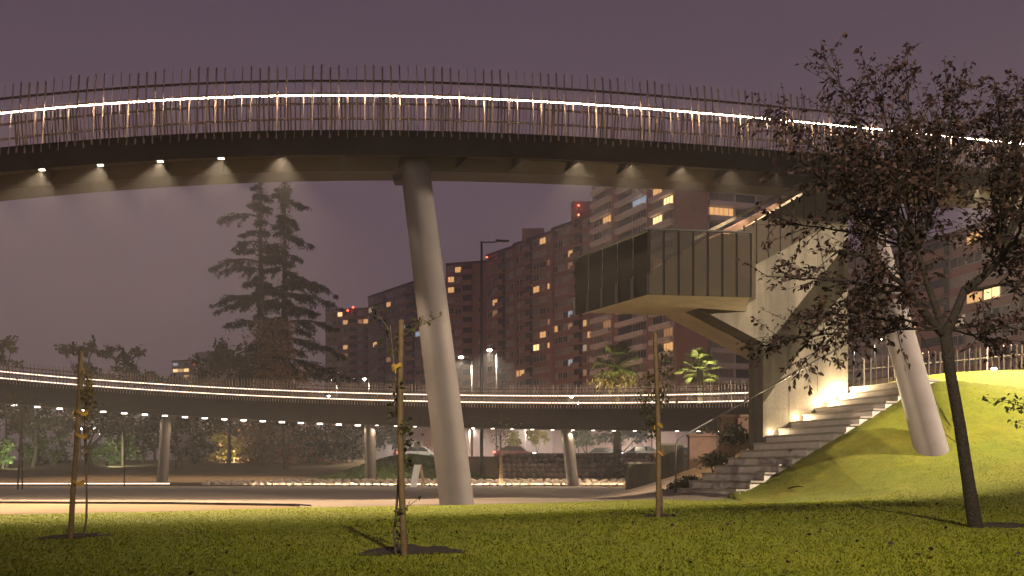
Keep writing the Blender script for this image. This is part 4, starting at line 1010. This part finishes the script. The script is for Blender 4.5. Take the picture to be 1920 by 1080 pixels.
def window(parent, p, rz, wd, ht, n):
    key = (round(wd, 2), ht, n)
    if key not in WM: WM[key] = window_mesh(wd, ht, n)
    o = inst('window', WM[key], parent, p, (0, 0, rz)); ALLW.append((o, Vector(p)))
    r = random.random()
    if random.random() < .035: o.material_slots[0].link = 'OBJECT'; o.material_slots[0].material = M[random.choice(['window_lit_soft', 'window_lit_soft', 'window_lit', 'window_lit_pale'])]
    elif r < .35: o.material_slots[0].link = 'OBJECT'; o.material_slots[0].material = M['curtain_dim']
    elif r < .62: o.material_slots[0].link = 'OBJECT'; o.material_slots[0].material = M['curtain_mid']
    return o
def on_line(px, p0, d):
    k = (px - 960) / F; t = (k * p0[1] - p0[0]) / (d[0] - k * d[1]); return Vector((p0[0] + d[0] * t, p0[1] + d[1] * t, 0))
def wing(parent, A, B, z0, z1, depth, style, m_body, zmin=14, name='wall', roof=True):
    d = (B - A); L = d.length; d = d.normalized(); n = Vector((-d.y, d.x, 0)); rz = math.atan2(d.y, d.x)
    if n.y < 0: n = -n
    MB().prism([Vector((A.x, A.y, z0 - 1)), Vector((B.x, B.y, z0 - 1)), Vector((B.x, B.y, z0 - 1)) + n * depth, Vector((A.x, A.y, z0 - 1)) + n * depth], (0, 0, z1 - z0 + 1)).build(name, m_body, parent)
    if roof: MB().prism([Vector((A.x, A.y, z1 + .002)) - n * .15 - d * .1, Vector((B.x, B.y, z1 + .002)) - n * .15 + d * .1, Vector((B.x, B.y, z1 + .002)) + n * depth, Vector((A.x, A.y, z1 + .002)) + n * depth], (0, 0, .5)).build('roof', M['roof_dark'], parent)
    nf = int((z1 - z0) / FLOOR); bm_ = {}
    for f in range(nf):
        zc = z1 - (f + .5) * FLOOR
        if zc < zmin: break
        x = .5
        for (kind, wd) in style:
            sc_ = (L - 1.0) / sum(q[1] for q in style); wr = wd * sc_; c = A + d * (x + wr / 2) - n * .05; c.z = zc
            if kind == 'w':
                for j in (-1, 1): window(parent, c + d * (j * wr * .25) + Vector((0, 0, .12)), rz, wr / 2 - .22, 1.45, 2 if wr > 2.6 else 1)
            elif kind == 'n': window(parent, c + Vector((0, 0, .12)), rz, min(.9, wr - .3), 1.3, 1)
            elif kind == 'b':
                key = ('b', round(wr, 2))
                if key not in bm_: bm_[key] = balcony_mesh(wr - .2, 1.0, m_body)
                inst('balcony', bm_[key], parent, c, (0, 0, rz))
            elif kind in 'sS':       # white spandrel band with a window strip above
                key = (kind, round(wr, 2))
                if key not in bm_:
                    mb = MB(); mb.box((0, -.45, -.86), (wr - .05, .9, .88)); bm_[key] = mb.mesh('spandrel', M['render_white'])
                inst('spandrel', bm_[key], parent, c, (0, 0, rz))
                nw = 2 if wr > 6 else 1
                for j in range(nw):
                    if kind == 'S' and j == 0 and nw == 2:
                        kb = ('r', round(wr, 2))
                        if kb not in bm_: bm_[kb] = MB().box((0, 0, 0), (wr / 2 - .5, .06, 1.5)).mesh('recess', M['window_dark'])
                        inst('recess', bm_[kb], parent, c + d * (-wr / 4) + Vector((0, 0, .42)), (0, 0, rz)); continue
                    window(parent, c + d * ((j + .5) / nw - .5) * wr + Vector((0, 0, .42)), rz, wr / nw - .5, 1.6, max(2, int(wr / nw / 1.0)))
            x += wr
    return d, n
def beacon(parent, px, py, Y, r=.2):
    p = P(px, py, Y); bm = bmesh.new(); bmesh.ops.create_icosphere(bm, subdivisions=2, radius=r); me = bpy.data.meshes.new('beacon'); bm.to_mesh(me); bm.free(); me.materials.append(M['beacon_red']); me.shade_smooth()
    inst('beacon', me, parent, p)
    MB().tube([p - Vector((0, 0, 2.2)), p - Vector((0, 0, r * .9))], .06, 5).build('mast', M['roof_dark'], parent)
Z0 = 2.2
BL0, BLD = (4.8, 229.0), (-.551, .835)
brick = thing('apartment_block', 'long stepped brick apartment block with lit windows in the middle', 'building', (4.8, 229, Z0))
A1, B1 = on_line(912, BL0, BLD), on_line(966, BL0, BLD)
wing(brick, A1, B1, Z0, 53.6, 14, [('w', 4), ('b', 3), ('w', 3)], M['brick_wall'])
p2 = (BL0[0] + 1.2, BL0[1] - 1.0)
wing(brick, on_line(962, p2, BLD), on_line(1036, p2, BLD), Z0, 54.2, 14, [('w', 3.4), ('b', 2.6), ('w', 4), ('n', 1.4)], M['brick_wall'])
p3 = (BL0[0] + 2.6, BL0[1] - 2.0)
wing(brick, on_line(1035, p3, BLD), on_line(1112, p3, BLD), Z0, 55.0, 14, [('w', 3.2), ('w', 3.2), ('b', 3), ('w', 2.6)], M['brick_wall'])
q = on_line(1088, p3, BLD); MB().box((q.x + .5, q.y + 4, 57.0), (4.2, 5, 5.0)).build('plant_room', M['brick_wall'], brick)
q = on_line(1000, p2, BLD); MB().box((q.x, q.y + 5, 55.6), (5, 6, 3.0)).build('plant_room', M['brick_wall'], brick)
beacon(brick, 1085, 385, 217); beacon(brick, 1085, 403, 212); beacon(brick, 913, 482, 243)
cblk = thing('apartment_block', 'brick block end-on beside the tall lamp post, two lit windows near its top', 'building', (-11, 250, Z0))
wing(cblk, P(836, 0, 254) * 1, P(916, 0, 250), Z0, 53.2, 12, [('w', 3.2), ('b', 2.6), ('n', 3)], M['brick_wall'])
bblk = thing('apartment_block', 'hazy brick block behind the leaning column with a red roof lamp', 'building', (-34, 295, Z0))
wing(bblk, on_line(690, BL0, BLD), on_line(800, BL0, BLD), Z0, 53.2, 12, [('w', 3), ('b', 3), ('w', 3), ('w', 3), ('b', 3), ('w', 3)], M['brick_pale'], zmin=20)
beacon(bblk, 762, 541, 291)
b2 = thing('apartment_block', 'far brick block with two red roof lamps right of the cedar', 'building', (-49, 316, Z0))
a_ = P(610, 0, 322); b_ = P(694, 0, 317); a_.z = b_.z = 0
wing(b2, a_, b_, Z0, 52.6, 12, [('w', 3), ('w', 3), ('b', 2.6), ('w', 3)], M['brick_wall'], zmin=20)
beacon(b2, 662, 576, 318, .3); beacon(b2, 652, 582, 318, .3)
ab = thing('apartment_block', 'tiny faint block on the skyline left of the cedar', 'building', (-135, 420, Z0))
a_ = P(322, 0, 424); b_ = P(388, 0, 418); a_.z = b_.z = 0
wing(ab, a_, b_, Z0, 48.0, 12, [('w', 3.4), ('w', 3.4), ('w', 3.4)], M['brick_pale'], zmin=24)
beacon(ab, 365, 682, 414, .35)
a2_ = P(356, 0, 424); b2_ = P(386, 0, 421); a2_.z = b2_.z = 0; MB().box(((a2_.x + b2_.x) / 2, 430, 50), (5.5, 6, 5)).build('plant_room', M['brick_pale'], ab)
# white-banded tower
TL0, TLD = (16.5, 209.0), (-.395, .919)
twr = thing('apartment_tower', 'tall apartment tower with white balcony bands and brick strips', 'building', (24, 190, Z0))
wing(twr, on_line(1111, TL0, TLD), on_line(1150, TL0, TLD), Z0, 60.5, 14, [('s', 8)], M['brick_pale'], name='wall')
wing(twr, on_line(1149, (TL0[0] + .6, TL0[1] - 1.2), TLD), on_line(1159, (TL0[0] + .6, TL0[1] - 1.2), TLD), Z0, 61.4, 12, [], M['brick_wall'], name='brick_strip')
wing(twr, on_line(1157, (TL0[0] + .3, TL0[1] - .2), TLD), on_line(1216, (TL0[0] + .3, TL0[1] - .2), TLD), Z0, 61.0, 14, [('S', 12)], M['brick_pale'])
wing(twr, on_line(1214, (TL0[0] + .6, TL0[1] - 1.2), TLD), on_line(1223, (TL0[0] + .6, TL0[1] - 1.2), TLD), Z0, 61.4, 12, [], M['brick_wall'], name='brick_strip')
wing(twr, on_line(1221, TL0, TLD), on_line(1267, TL0, TLD), Z0, 58.6, 14, [('s', 9)], M['brick_pale'])
ea, eb = on_line(1266, TL0, TLD), P(1327, 0, 178); ea.z = eb.z = 0; ea = Vector((ea.x, ea.y - 1.5, 0))
wing(twr, ea, eb, Z0, 55.5, 16, [], M['brick_wall'], name='brick_panel')
fa, fb_ = P(1322, 0, 180.5), P(1500, 0, 186); fa.z = fb_.z = 0
wing(twr, fa, fb_, Z0, 56.5, 14, [('s', 5), ('S', 8), ('s', 4)], M['render_white'])
# brick block behind the plum tree
rb = thing('apartment_block', 'shadowy brick block half hidden behind the purple tree', 'building', (58, 120, 4))
a_ = P(1668, 0, 150); b_ = P(2080, 0, 112); a_.z = b_.z = 0
wing(rb, a_, b_, Z0, 33, 14, [('w', 3), ('b', 3), ('w', 3), ('w', 3), ('b', 3), ('w', 3)], M['brick_wall'], zmin=5)
lb = thing('apartment_block', 'grey block glimpsed between the pier and the right column', 'building', (50, 170, 4))
a_ = P(1540, 0, 182); b_ = P(1690, 0, 165); a_.z = b_.z = 0
wing(lb, a_, b_, Z0, 38, 14, [('s', 4), ('s', 4), ('s', 4)], M['render_white'], zmin=8)
LIT = [(863, 515, 'window_lit'), (843, 523, 'window_lit'), (851, 537, 'window_lit'), (1022, 453, 'window_lit'), (1034, 492, 'window_lit_soft'), (1011, 543, 'window_lit'), (1036, 535, 'window_lit'),
       (933, 572, 'window_lit'), (1033, 605, 'window_lit_soft'), (1039, 622, 'window_lit'), (1019, 630, 'window_lit'), (1011, 650, 'window_lit_hot'), (1034, 647, 'window_lit'), (1071, 480, 'window_lit'), (1101, 607, 'window_lit'),
       (1066, 615, 'window_lit_soft'), (1106, 630, 'window_lit'), (1074, 590, 'window_lit_blue'), (1077, 682, 'window_lit_blue'), (985, 697, 'window_lit'), (970, 699, 'window_lit'), (1130, 405, 'window_lit'), (1243, 380, 'window_lit_hot'),
       (1240, 407, 'window_lit_hot'), (1240, 356, 'window_lit'), (1150, 600, 'window_lit_soft'), (1262, 660, 'window_lit'), (1258, 630, 'window_lit_soft'), (1210, 372, 'window_lit_blue'), (1329, 397, 'window_lit'), (650, 610, 'window_lit'), (665, 609, 'window_lit_soft'), (686, 607, 'window_lit'),
       (712, 638, 'window_lit'), (660, 665, 'window_lit_soft'), (654, 666, 'window_lit'), (640, 580, 'window_lit_hot'), (331, 672, 'window_lit_blue'), (327, 685, 'window_lit_hot'), (354, 690, 'window_lit_hot'), (354, 706, 'window_lit'), (345, 691, 'window_lit'),
       (1855, 566, 'window_lit_hot'), (1815, 450, 'window_lit'), (1235, 490, 'window_lit_soft'), (1080, 500, 'window_lit_soft'), (930, 596, 'window_lit_soft'), (756, 612, 'window_lit_blue'), (775, 620, 'window_lit_blue')]
used = set()
for (x, y, mm) in LIT:
    best = min((i for i in range(len(ALLW)) if i not in used), key=lambda i: (project(ALLW[i][1])[0] - x) ** 2 + (project(ALLW[i][1])[1] - y) ** 2)
    pj = project(ALLW[best][1])
    if abs(pj[0] - x) > 25 or abs(pj[1] - y) > 20: continue
    used.add(best); o = ALLW[best][0]; o.material_slots[0].link = 'OBJECT'; o.material_slots[0].material = M[mm]

# ------------------------------------------------------------------ street lamps, signs, cars
tag(obj('road', grid_mesh('road', *np.meshgrid(np.linspace(-200, 200, 41), np.linspace(101, 116, 6)), np.full((6, 41), 2.225), M['asphalt'])), 'city road behind the stone wall', kind='structure')
def street_lamp(lab, px, Y, ptop, pyb, arm_px, head_px, lit, power=0, pr=.09, lensm='lens_street', col=(1, .88, .65), cone=150, hr=1.0):
    b = P(px, pyb, Y); b.z = h1(b.x, b.y); tp = P(px, ptop, Y); t = thing('street_lamp', lab, 'street lamp', b, 'street lamps')
    MB().tube([b - Vector((0, 0, .3)), b.lerp(tp, .5), tp], [pr * 1.3, pr, pr * .75], 10).build('pole', M['galvanised'], t, smooth=True)
    hd = P(head_px, ptop + 1, Y)
    MB().tube([tp - Vector((0, 0, .05)), hd], pr * .5, 8).build('arm', M['galvanised'], t, smooth=True)
    dx = 1 if hd.x >= tp.x else -1
    ho = MB(); ho.prism([hd + Vector((-dx * .1, -.17, .06)), hd + Vector((dx * .9, -.12, .02)), hd + Vector((dx * .9, .12, .02)), hd + Vector((-dx * .1, .17, .06))], (0, 0, .12)); hh_ = ho.build('lamp_head', M['dark_steel'], t)
    if lit:
        bm = bmesh.new(); bmesh.ops.create_uvsphere(bm, u_segments=12, v_segments=8, radius=.20 * hr); me = bpy.data.meshes.new('lens'); bm.to_mesh(me); bm.free(); me.materials.append(M[lensm]); me.shade_smooth()
        lo = inst('lens', me, t, hd + Vector((dx * .5, 0, -.03)), None, (1.2, .8, .7))
        L_ = light('street_light', 'SPOT', hd + Vector((dx * .5, -.02, -.24)), power, col, t, spot_size=math.radians(cone), spot_blend=.5, shadow_soft_size=.1); aim(L_, (0, 0, -1))
street_lamp('tall unlit grey lamp post rising in front of the brick block', 903, 77, 453, 880, 940, 932, False, pr=.11)
street_lamp('bright lamp burning white right of the tall lamp post', 931, 105, 655, 870, 922, 927, True, 12000, .07)
street_lamp('glowing lamp on a pale post partly behind the leaning column', 885, 100, 668, 870, 872, 874, True, 14000, .10, cone=130)
street_lamp('starry warm lamp under the right branches of the cedar', 632, 112, 709, 870, 624, 630, True, 1800, .06, col=(1, .8, .5), hr=1.2)
street_lamp('small white lamp just left of the middle sapling', 692, 140, 709, 870, 687, 690, True, 1800, .06)
street_lamp('cold white lamp seen through the ramp railing below the cedar', 626, 130, 741, 870, 620, 624, True, 800, .05, 'lens_cool', (.8, .92, 1))
street_lamp('cool lamp among the trees right of the leftmost stake', 163, 115, 802, 872, 161, 162, True, 900, .05, 'lens_cool', (.85, 1, .85), hr=.9)
street_lamp('second cool lamp among the trees right of the leftmost stake', 187, 122, 802, 872, 182, 183, True, 900, .05, 'lens_cool', (.85, 1, .85), hr=.9)
street_lamp('small cool lamp among the far left trees', 54, 118, 808, 872, 52, 53, True, 900, .05, 'lens_cool', (.85, 1, .85), hr=.6)
street_lamp('blue white lamp between the pier and right column', 1602, 120, 636, 800, 1598, 1599, True, 600, .05, 'lens_cool', (.75, .85, 1), hr=.8)
street_lamp('white lamp shining left of the right column', 1640, 125, 635, 800, 1646, 1643, True, 900, .05, 'lens_street', hr=1.0)
street_lamp('added lamp hidden by the ramp, brightening the road right of the tall post', 1085, 112, 742, 870, 1078, 1080, True, 9000, .06)  # added lamp, like the next one: brightens the dim road behind the ramp
street_lamp('added lamp hidden by the ramp, brightening the road near the stake', 1222, 114, 742, 870, 1228, 1227, True, 9000, .06, col=(.85, .92, 1))
for (px, Y, pw, lab) in ((985, 183, 62000, 'added lamp brightening the stepped brick block'), (1185, 150, 50000, 'added lamp brightening the white-banded tower'), (745, 250, 60000, 'added lamp brightening the hazy left blocks'), (880, 205, 40000, 'added lamp brightening the end-on brick block'), (1420, 140, 16000, 'added lamp behind the stair tower'), (1850, 90, 9000, 'added lamp behind the purple tree')):
    street_lamp(lab + ', hidden by the ramp', px, Y, 890 - (9.5 * F / Y), 870, px, px + 3, True, pw, .07, col=(1, .80, .66), cone=178)  # added, unseen lamps that brighten the apartment facades
for (px, py, r, kind) in ((801, 833, .34, 60), (783, 834, .33, 0)):
    Y = 97; c = P(px, py, Y); b = Vector((c.x, c.y + .08, 2.2))
    t = thing('road_sign', 'round speed limit sign reading 60 with red ring' if kind else 'back of a round grey road sign left of the speed sign', 'sign', b)
    MB().tube([b - Vector((0, 0, .2)), c + Vector((0, .08, .3))], .035, 8).build('post', M['galvanised'], t, smooth=True)
    def disc(r_, y0, th): return [Vector((c.x + r_ * math.cos(a), y0, c.z + r_ * math.sin(a))) for a in np.linspace(0, 2 * PI, 33)[:-1]], (0, th, 0)
    if kind:
        MB().prism(*disc(r, c.y, .02)).build('ring', M['sign_red'], t); MB().prism(*disc(r * .78, c.y - .006, .004)).build('face', M['sign_white'], t)
        fc = bpy.data.curves.new('number', 'FONT'); fc.body = '60'; fc.size = .40; fc.align_x = 'CENTER'; fc.align_y = 'CENTER'; fc.extrude = .002; fc.materials.append(M['sign_black'])
        ft = bpy.data.objects.new('number_curve', fc); nm_ = bpy.data.meshes.new_from_object(ft); bpy.data.objects.remove(ft); nm_.name = 'number'
        fo_ = bpy.data.objects.new('number', nm_); COL.objects.link(fo_); fo_.parent = t; fo_.location = Vector((c.x, c.y - .012, c.z)) - Vector(b); fo_.rotation_euler = (PI / 2, 0, 0)
    else: MB().prism(*disc(r, c.y, .02)).build('plate', M['sign_back'], t)
# A-frame board on the path
Y = 58; ab_ = P(782, 917, Y); ab_.z = .02
t = thing('board_sign', 'white A-frame board sign standing on the path beside the column', 'sign', ab_)
def leanboard(x0, x1, dx, y0, y1, z1, m, nm, th=.04):
    MB().prism([Vector((x0, y0, .03)), Vector((x1, y0, .03)), Vector((x1 + dx, y1, z1)), Vector((x0 + dx, y1, z1))], (0, th, 0)).build(nm, m, t)
leanboard(ab_.x - .42, ab_.x - .03, .22, Y, Y + .3, 1.32, M['sign_white'], 'board')
for k_ in (0, .32): leanboard(ab_.x + .30 + k_ * .2, ab_.x + .37 + k_ * .2, -.20, Y + .1 + k_, Y + .35, 1.34, M['board_wood'], 'leg')
def car(lab, px, Y, heading, body, front):
    c = P(px, 870, Y); c.z = 2.23; t = thing('car', lab, 'car', c, 'cars on the road'); s = heading
    def pt(x, y, z): return c + Vector((x * s, y, z))
    prof = [(-2.1, .35), (2.1, .35), (2.15, .75), (1.25, .92), (.65, 1.42), (-.9, 1.46), (-1.7, .98), (-2.12, .9)]
    MB().prism([pt(x, -.82, z) for x, z in prof], (0, 1.64, 0)).build('body', M[body], t, smooth=False)
    for yy_ in (-.826, .826): MB().prism([pt(x, yy_ - .002, z) for x, z in [(1.1, .94), (.6, 1.36), (-.85, 1.4), (-1.5, .98)]], (0, .004, 0)).build('window', M['car_glass'], t)
    for x in (-1.3, 1.35):
        for y in (-.78, .78):
            ty = MB(); n = 20; ty.prism([pt(x + .32 * math.cos(a), y - .1, .32 + .32 * math.sin(a)) for a in np.linspace(0, 2 * PI, n + 1)[:-1]], (0, .2, 0)); w_ = ty.build('wheel', M['rubber'], t)
            MB().prism([pt(x + .19 * math.cos(a), y - .115, .32 + .19 * math.sin(a)) for a in np.linspace(0, 2 * PI, 13)[:-1]], (0, .23, 0)).build('rim', M['galvanised'], w_)
    for y in (-.6, .6):
        MB().box(pt(2.12, y, .68), (.1, .34, .16)).build('headlight', M['head_light'], t)
        MB().box(pt(-2.13, y, .82), (.1, .34, .14)).build('taillight', M['tail_light'], t)
    # lamps as seen from the side
    MB().box(pt(2.0, -.83, .70), (.26, .03, .13)).build('headlight', M['head_light'], t); MB().box(pt(-2.03, -.83, .84), (.16, .03, .13)).build('taillight', M['tail_light'], t)
car('white car on the road behind the speed sign', 785, 106, 1, 'car_white', 1)
car('red car with glowing tail lights left of the far leaning column', 965, 104, 1, 'car_red', 1)
car('dark car right of the far leaning column', 1125, 110, -1, 'car_dark', 1)
car('white car with bright headlights left of the handrail post', 1200, 104, -1, 'car_white', 1)
car('dark car nearest the handrail post', 1278, 109, -1, 'car_dark', 1)
# small things on the lawn
tw_pts = [P(1478, 905, 23.6), P(1487, 901, 23.6), P(1498, 904, 23.5), P(1506, 912, 23.3)]
for q in tw_pts: q.z = h1(q.x, q.y) + .07
tag(MB().tube(tw_pts, [.014, .018, .016, .008], 6).build('fallen_twig', M['bark_pale'], smooth=True), 'small curved pale twig lying on the bank', 'twig')
N = 150; fx = RNG.random(N) * 9 - 2.5; fy = 6.5 + RNG.random(N) ** 1.3 * 9; C_ = np.stack([fx, fy, hgt(fx, fy) + .055], 1)
dd = RNG.normal(size=(N, 3)) * np.array([1, 1, .1]); leaf_cloud('fallen_leaves', C_, .042, M['leaf_plum'], .6, 0, dd)
tag(bpy.data.objects['fallen_leaves'], 'scattered dark fallen leaves on the lawn', 'leaves', kind='stuff')
# ------------------------------------------------------------------ park floodlights outside the view and small uplights
def flood(lab, base, zl, d, power, size, blend, col, soft=.12):
    b = Vector((base[0], base[1], h1(*base))); t = thing('park_lamp', lab, 'street lamp', b); p = Vector((base[0], base[1], zl)); d = Vector(d).normalized()
    MB().tube([b - Vector((0, 0, .3)), b.lerp(p, .5), p - Vector((0, 0, .1))], [.09, .075, .06], 10).build('pole', M['galvanised'], t, smooth=True)
    q = d.to_track_quat('-Z', 'Y').to_matrix(); ax = (q.col[0], q.col[1], q.col[2])
    MB().box(p - d * .08, (.42, .30, .12), tuple(Vector(a) for a in ax)).build('lamp_head', M['dark_steel'], t)
    MB().box(p - d * .012, (.36, .24, .01), tuple(Vector(a) for a in ax)).build('lens', M['lens_step'], t)
    L_ = light('flood_light', 'SPOT', p + d * .02, power, col, t, spot_size=math.radians(size), spot_blend=blend, shadow_soft_size=soft); aim(L_, d)
flood('park lamp on a post behind the viewer', (2.5, -3.5), 8.0, (-.03, 1, -.24), 16500, 74, 1.0, (1.0, .84, .62), .03)
MB().box(Vector((2.5, -3.5, 8.0)) + Vector((0, .45, .03)), (1.6, 1.3, .01)).build('hood', M['dark_steel'], bpy.data.objects['park_lamp'])  # unseen plate added to keep this beam off the bridge fascia
# visored floodlight on the bank: its shields keep the beam off the near lawn and off the bridge deck
FB, FZ = (22.0, 18.5), 7.6
fp = Vector((FB[0], FB[1], FZ)); fl = Vector((.9, .44, 0)).normalized(); fn = Vector((-fl.y, fl.x, 0))
fdist = (Vector((0, 14.8, 0)) - Vector((FB[0], FB[1], 0))).dot(fn)          # to the line on the lawn where the beam begins
flood('visored floodlight on a post outside the right edge', FB, FZ, (-.85, .50, -.30), 40000, 164, .15, (1.0, .82, .60), .016)
fl_t = bpy.data.objects['park_lamp.001']
vd = (fn * fdist - Vector((0, 0, FZ - .1))).normalized()
a_, b_ = fp + vd * .16 - fl * 1.6, fp + vd * .16 + fl * .5
MB().prism([a_, b_, b_ - fn * .25 - Vector((0, 0, .02)), a_ - fn * .25 - Vector((0, 0, .02))], (0, 0, -.008)).build('visor', M['dark_steel'], fl_t)
MB().box(fp + Vector((-.5, .2, .045)), (2.6, 2.2, .01)).build('hood', M['dark_steel'], fl_t)
def uplight(lab, px, py, Y, d, power, col, size=90):
    c = P(px, py, Y); b = Vector((c.x, c.y, h1(c.x, c.y))); t = thing('ground_spotlight', lab, 'spotlight', b); d = Vector(d).normalized()
    MB().tube([b, b + Vector((0, 0, .25))], .03, 6).build('spike', M['dark_steel'], t); MB().tube([b + Vector((0, 0, .25)), b + Vector((0, 0, .25)) + d * .2], [.07, .10], 10).build('head', M['dark_steel'], t, smooth=True, angle=40)
    L_ = light('spot_lamp', 'SPOT', b + Vector((0, 0, .25)) + d * .22, power, col, t, spot_size=math.radians(size), spot_blend=.4, shadow_soft_size=.05); aim(L_, d)
uplight('ground spotlight at the foot of the bright fan palm', 1330, 860, 77, (-.12, .3, 1), 22000, (1, .95, .55), 50)
uplight('ground spotlight at the foot of the skirted fan palm', 1165, 860, 80.8, (-.05, .32, 1), 12000, (1, .9, .5), 50)
uplight('ground spotlight under the green bush at the left edge', 20, 870, 81, (-.4, 1, .8), 2400, (.9, 1, .6), 120)
uplight('ground spotlight by the green hedge near the first stake', 200, 870, 87, (.2, 1, .7), 1600, (.9, 1, .6), 130)
uplight('ground spotlight below the yellow green bush', 425, 870, 92.5, (0, 1, .45), 1500, (1, .85, .5), 120)
for o in bpy.data.objects:
    if o.parent is not None and o.name.split('.')[0] in ('branches', 'crown', 'leaves', 'dry_skirt', 'stems', 'fronds'): o['kind'] = 'stuff'
# ------------------------------------------------------------------ night haze
hz = MB().box((0, 420, 31.5), (1460, 1010, 65.5)).build('haze', [], None)
hm = bpy.data.materials.new('haze_air'); hm.use_nodes = True; nt = hm.node_tree
for n_ in list(nt.nodes): nt.nodes.remove(n_)
ho = nt.nodes.new('ShaderNodeOutputMaterial'); pv = nt.nodes.new('ShaderNodeVolumePrincipled')
pv.inputs['Color'].default_value = (.97, .95, .95, 1); pv.inputs['Density'].default_value = .0014; pv.inputs['Anisotropy'].default_value = .65
nt.links.new(pv.outputs[0], ho.inputs['Volume']); hz.data.materials.append(hm); tag(hz, 'thin night haze filling the air', 'haze', kind='stuff')
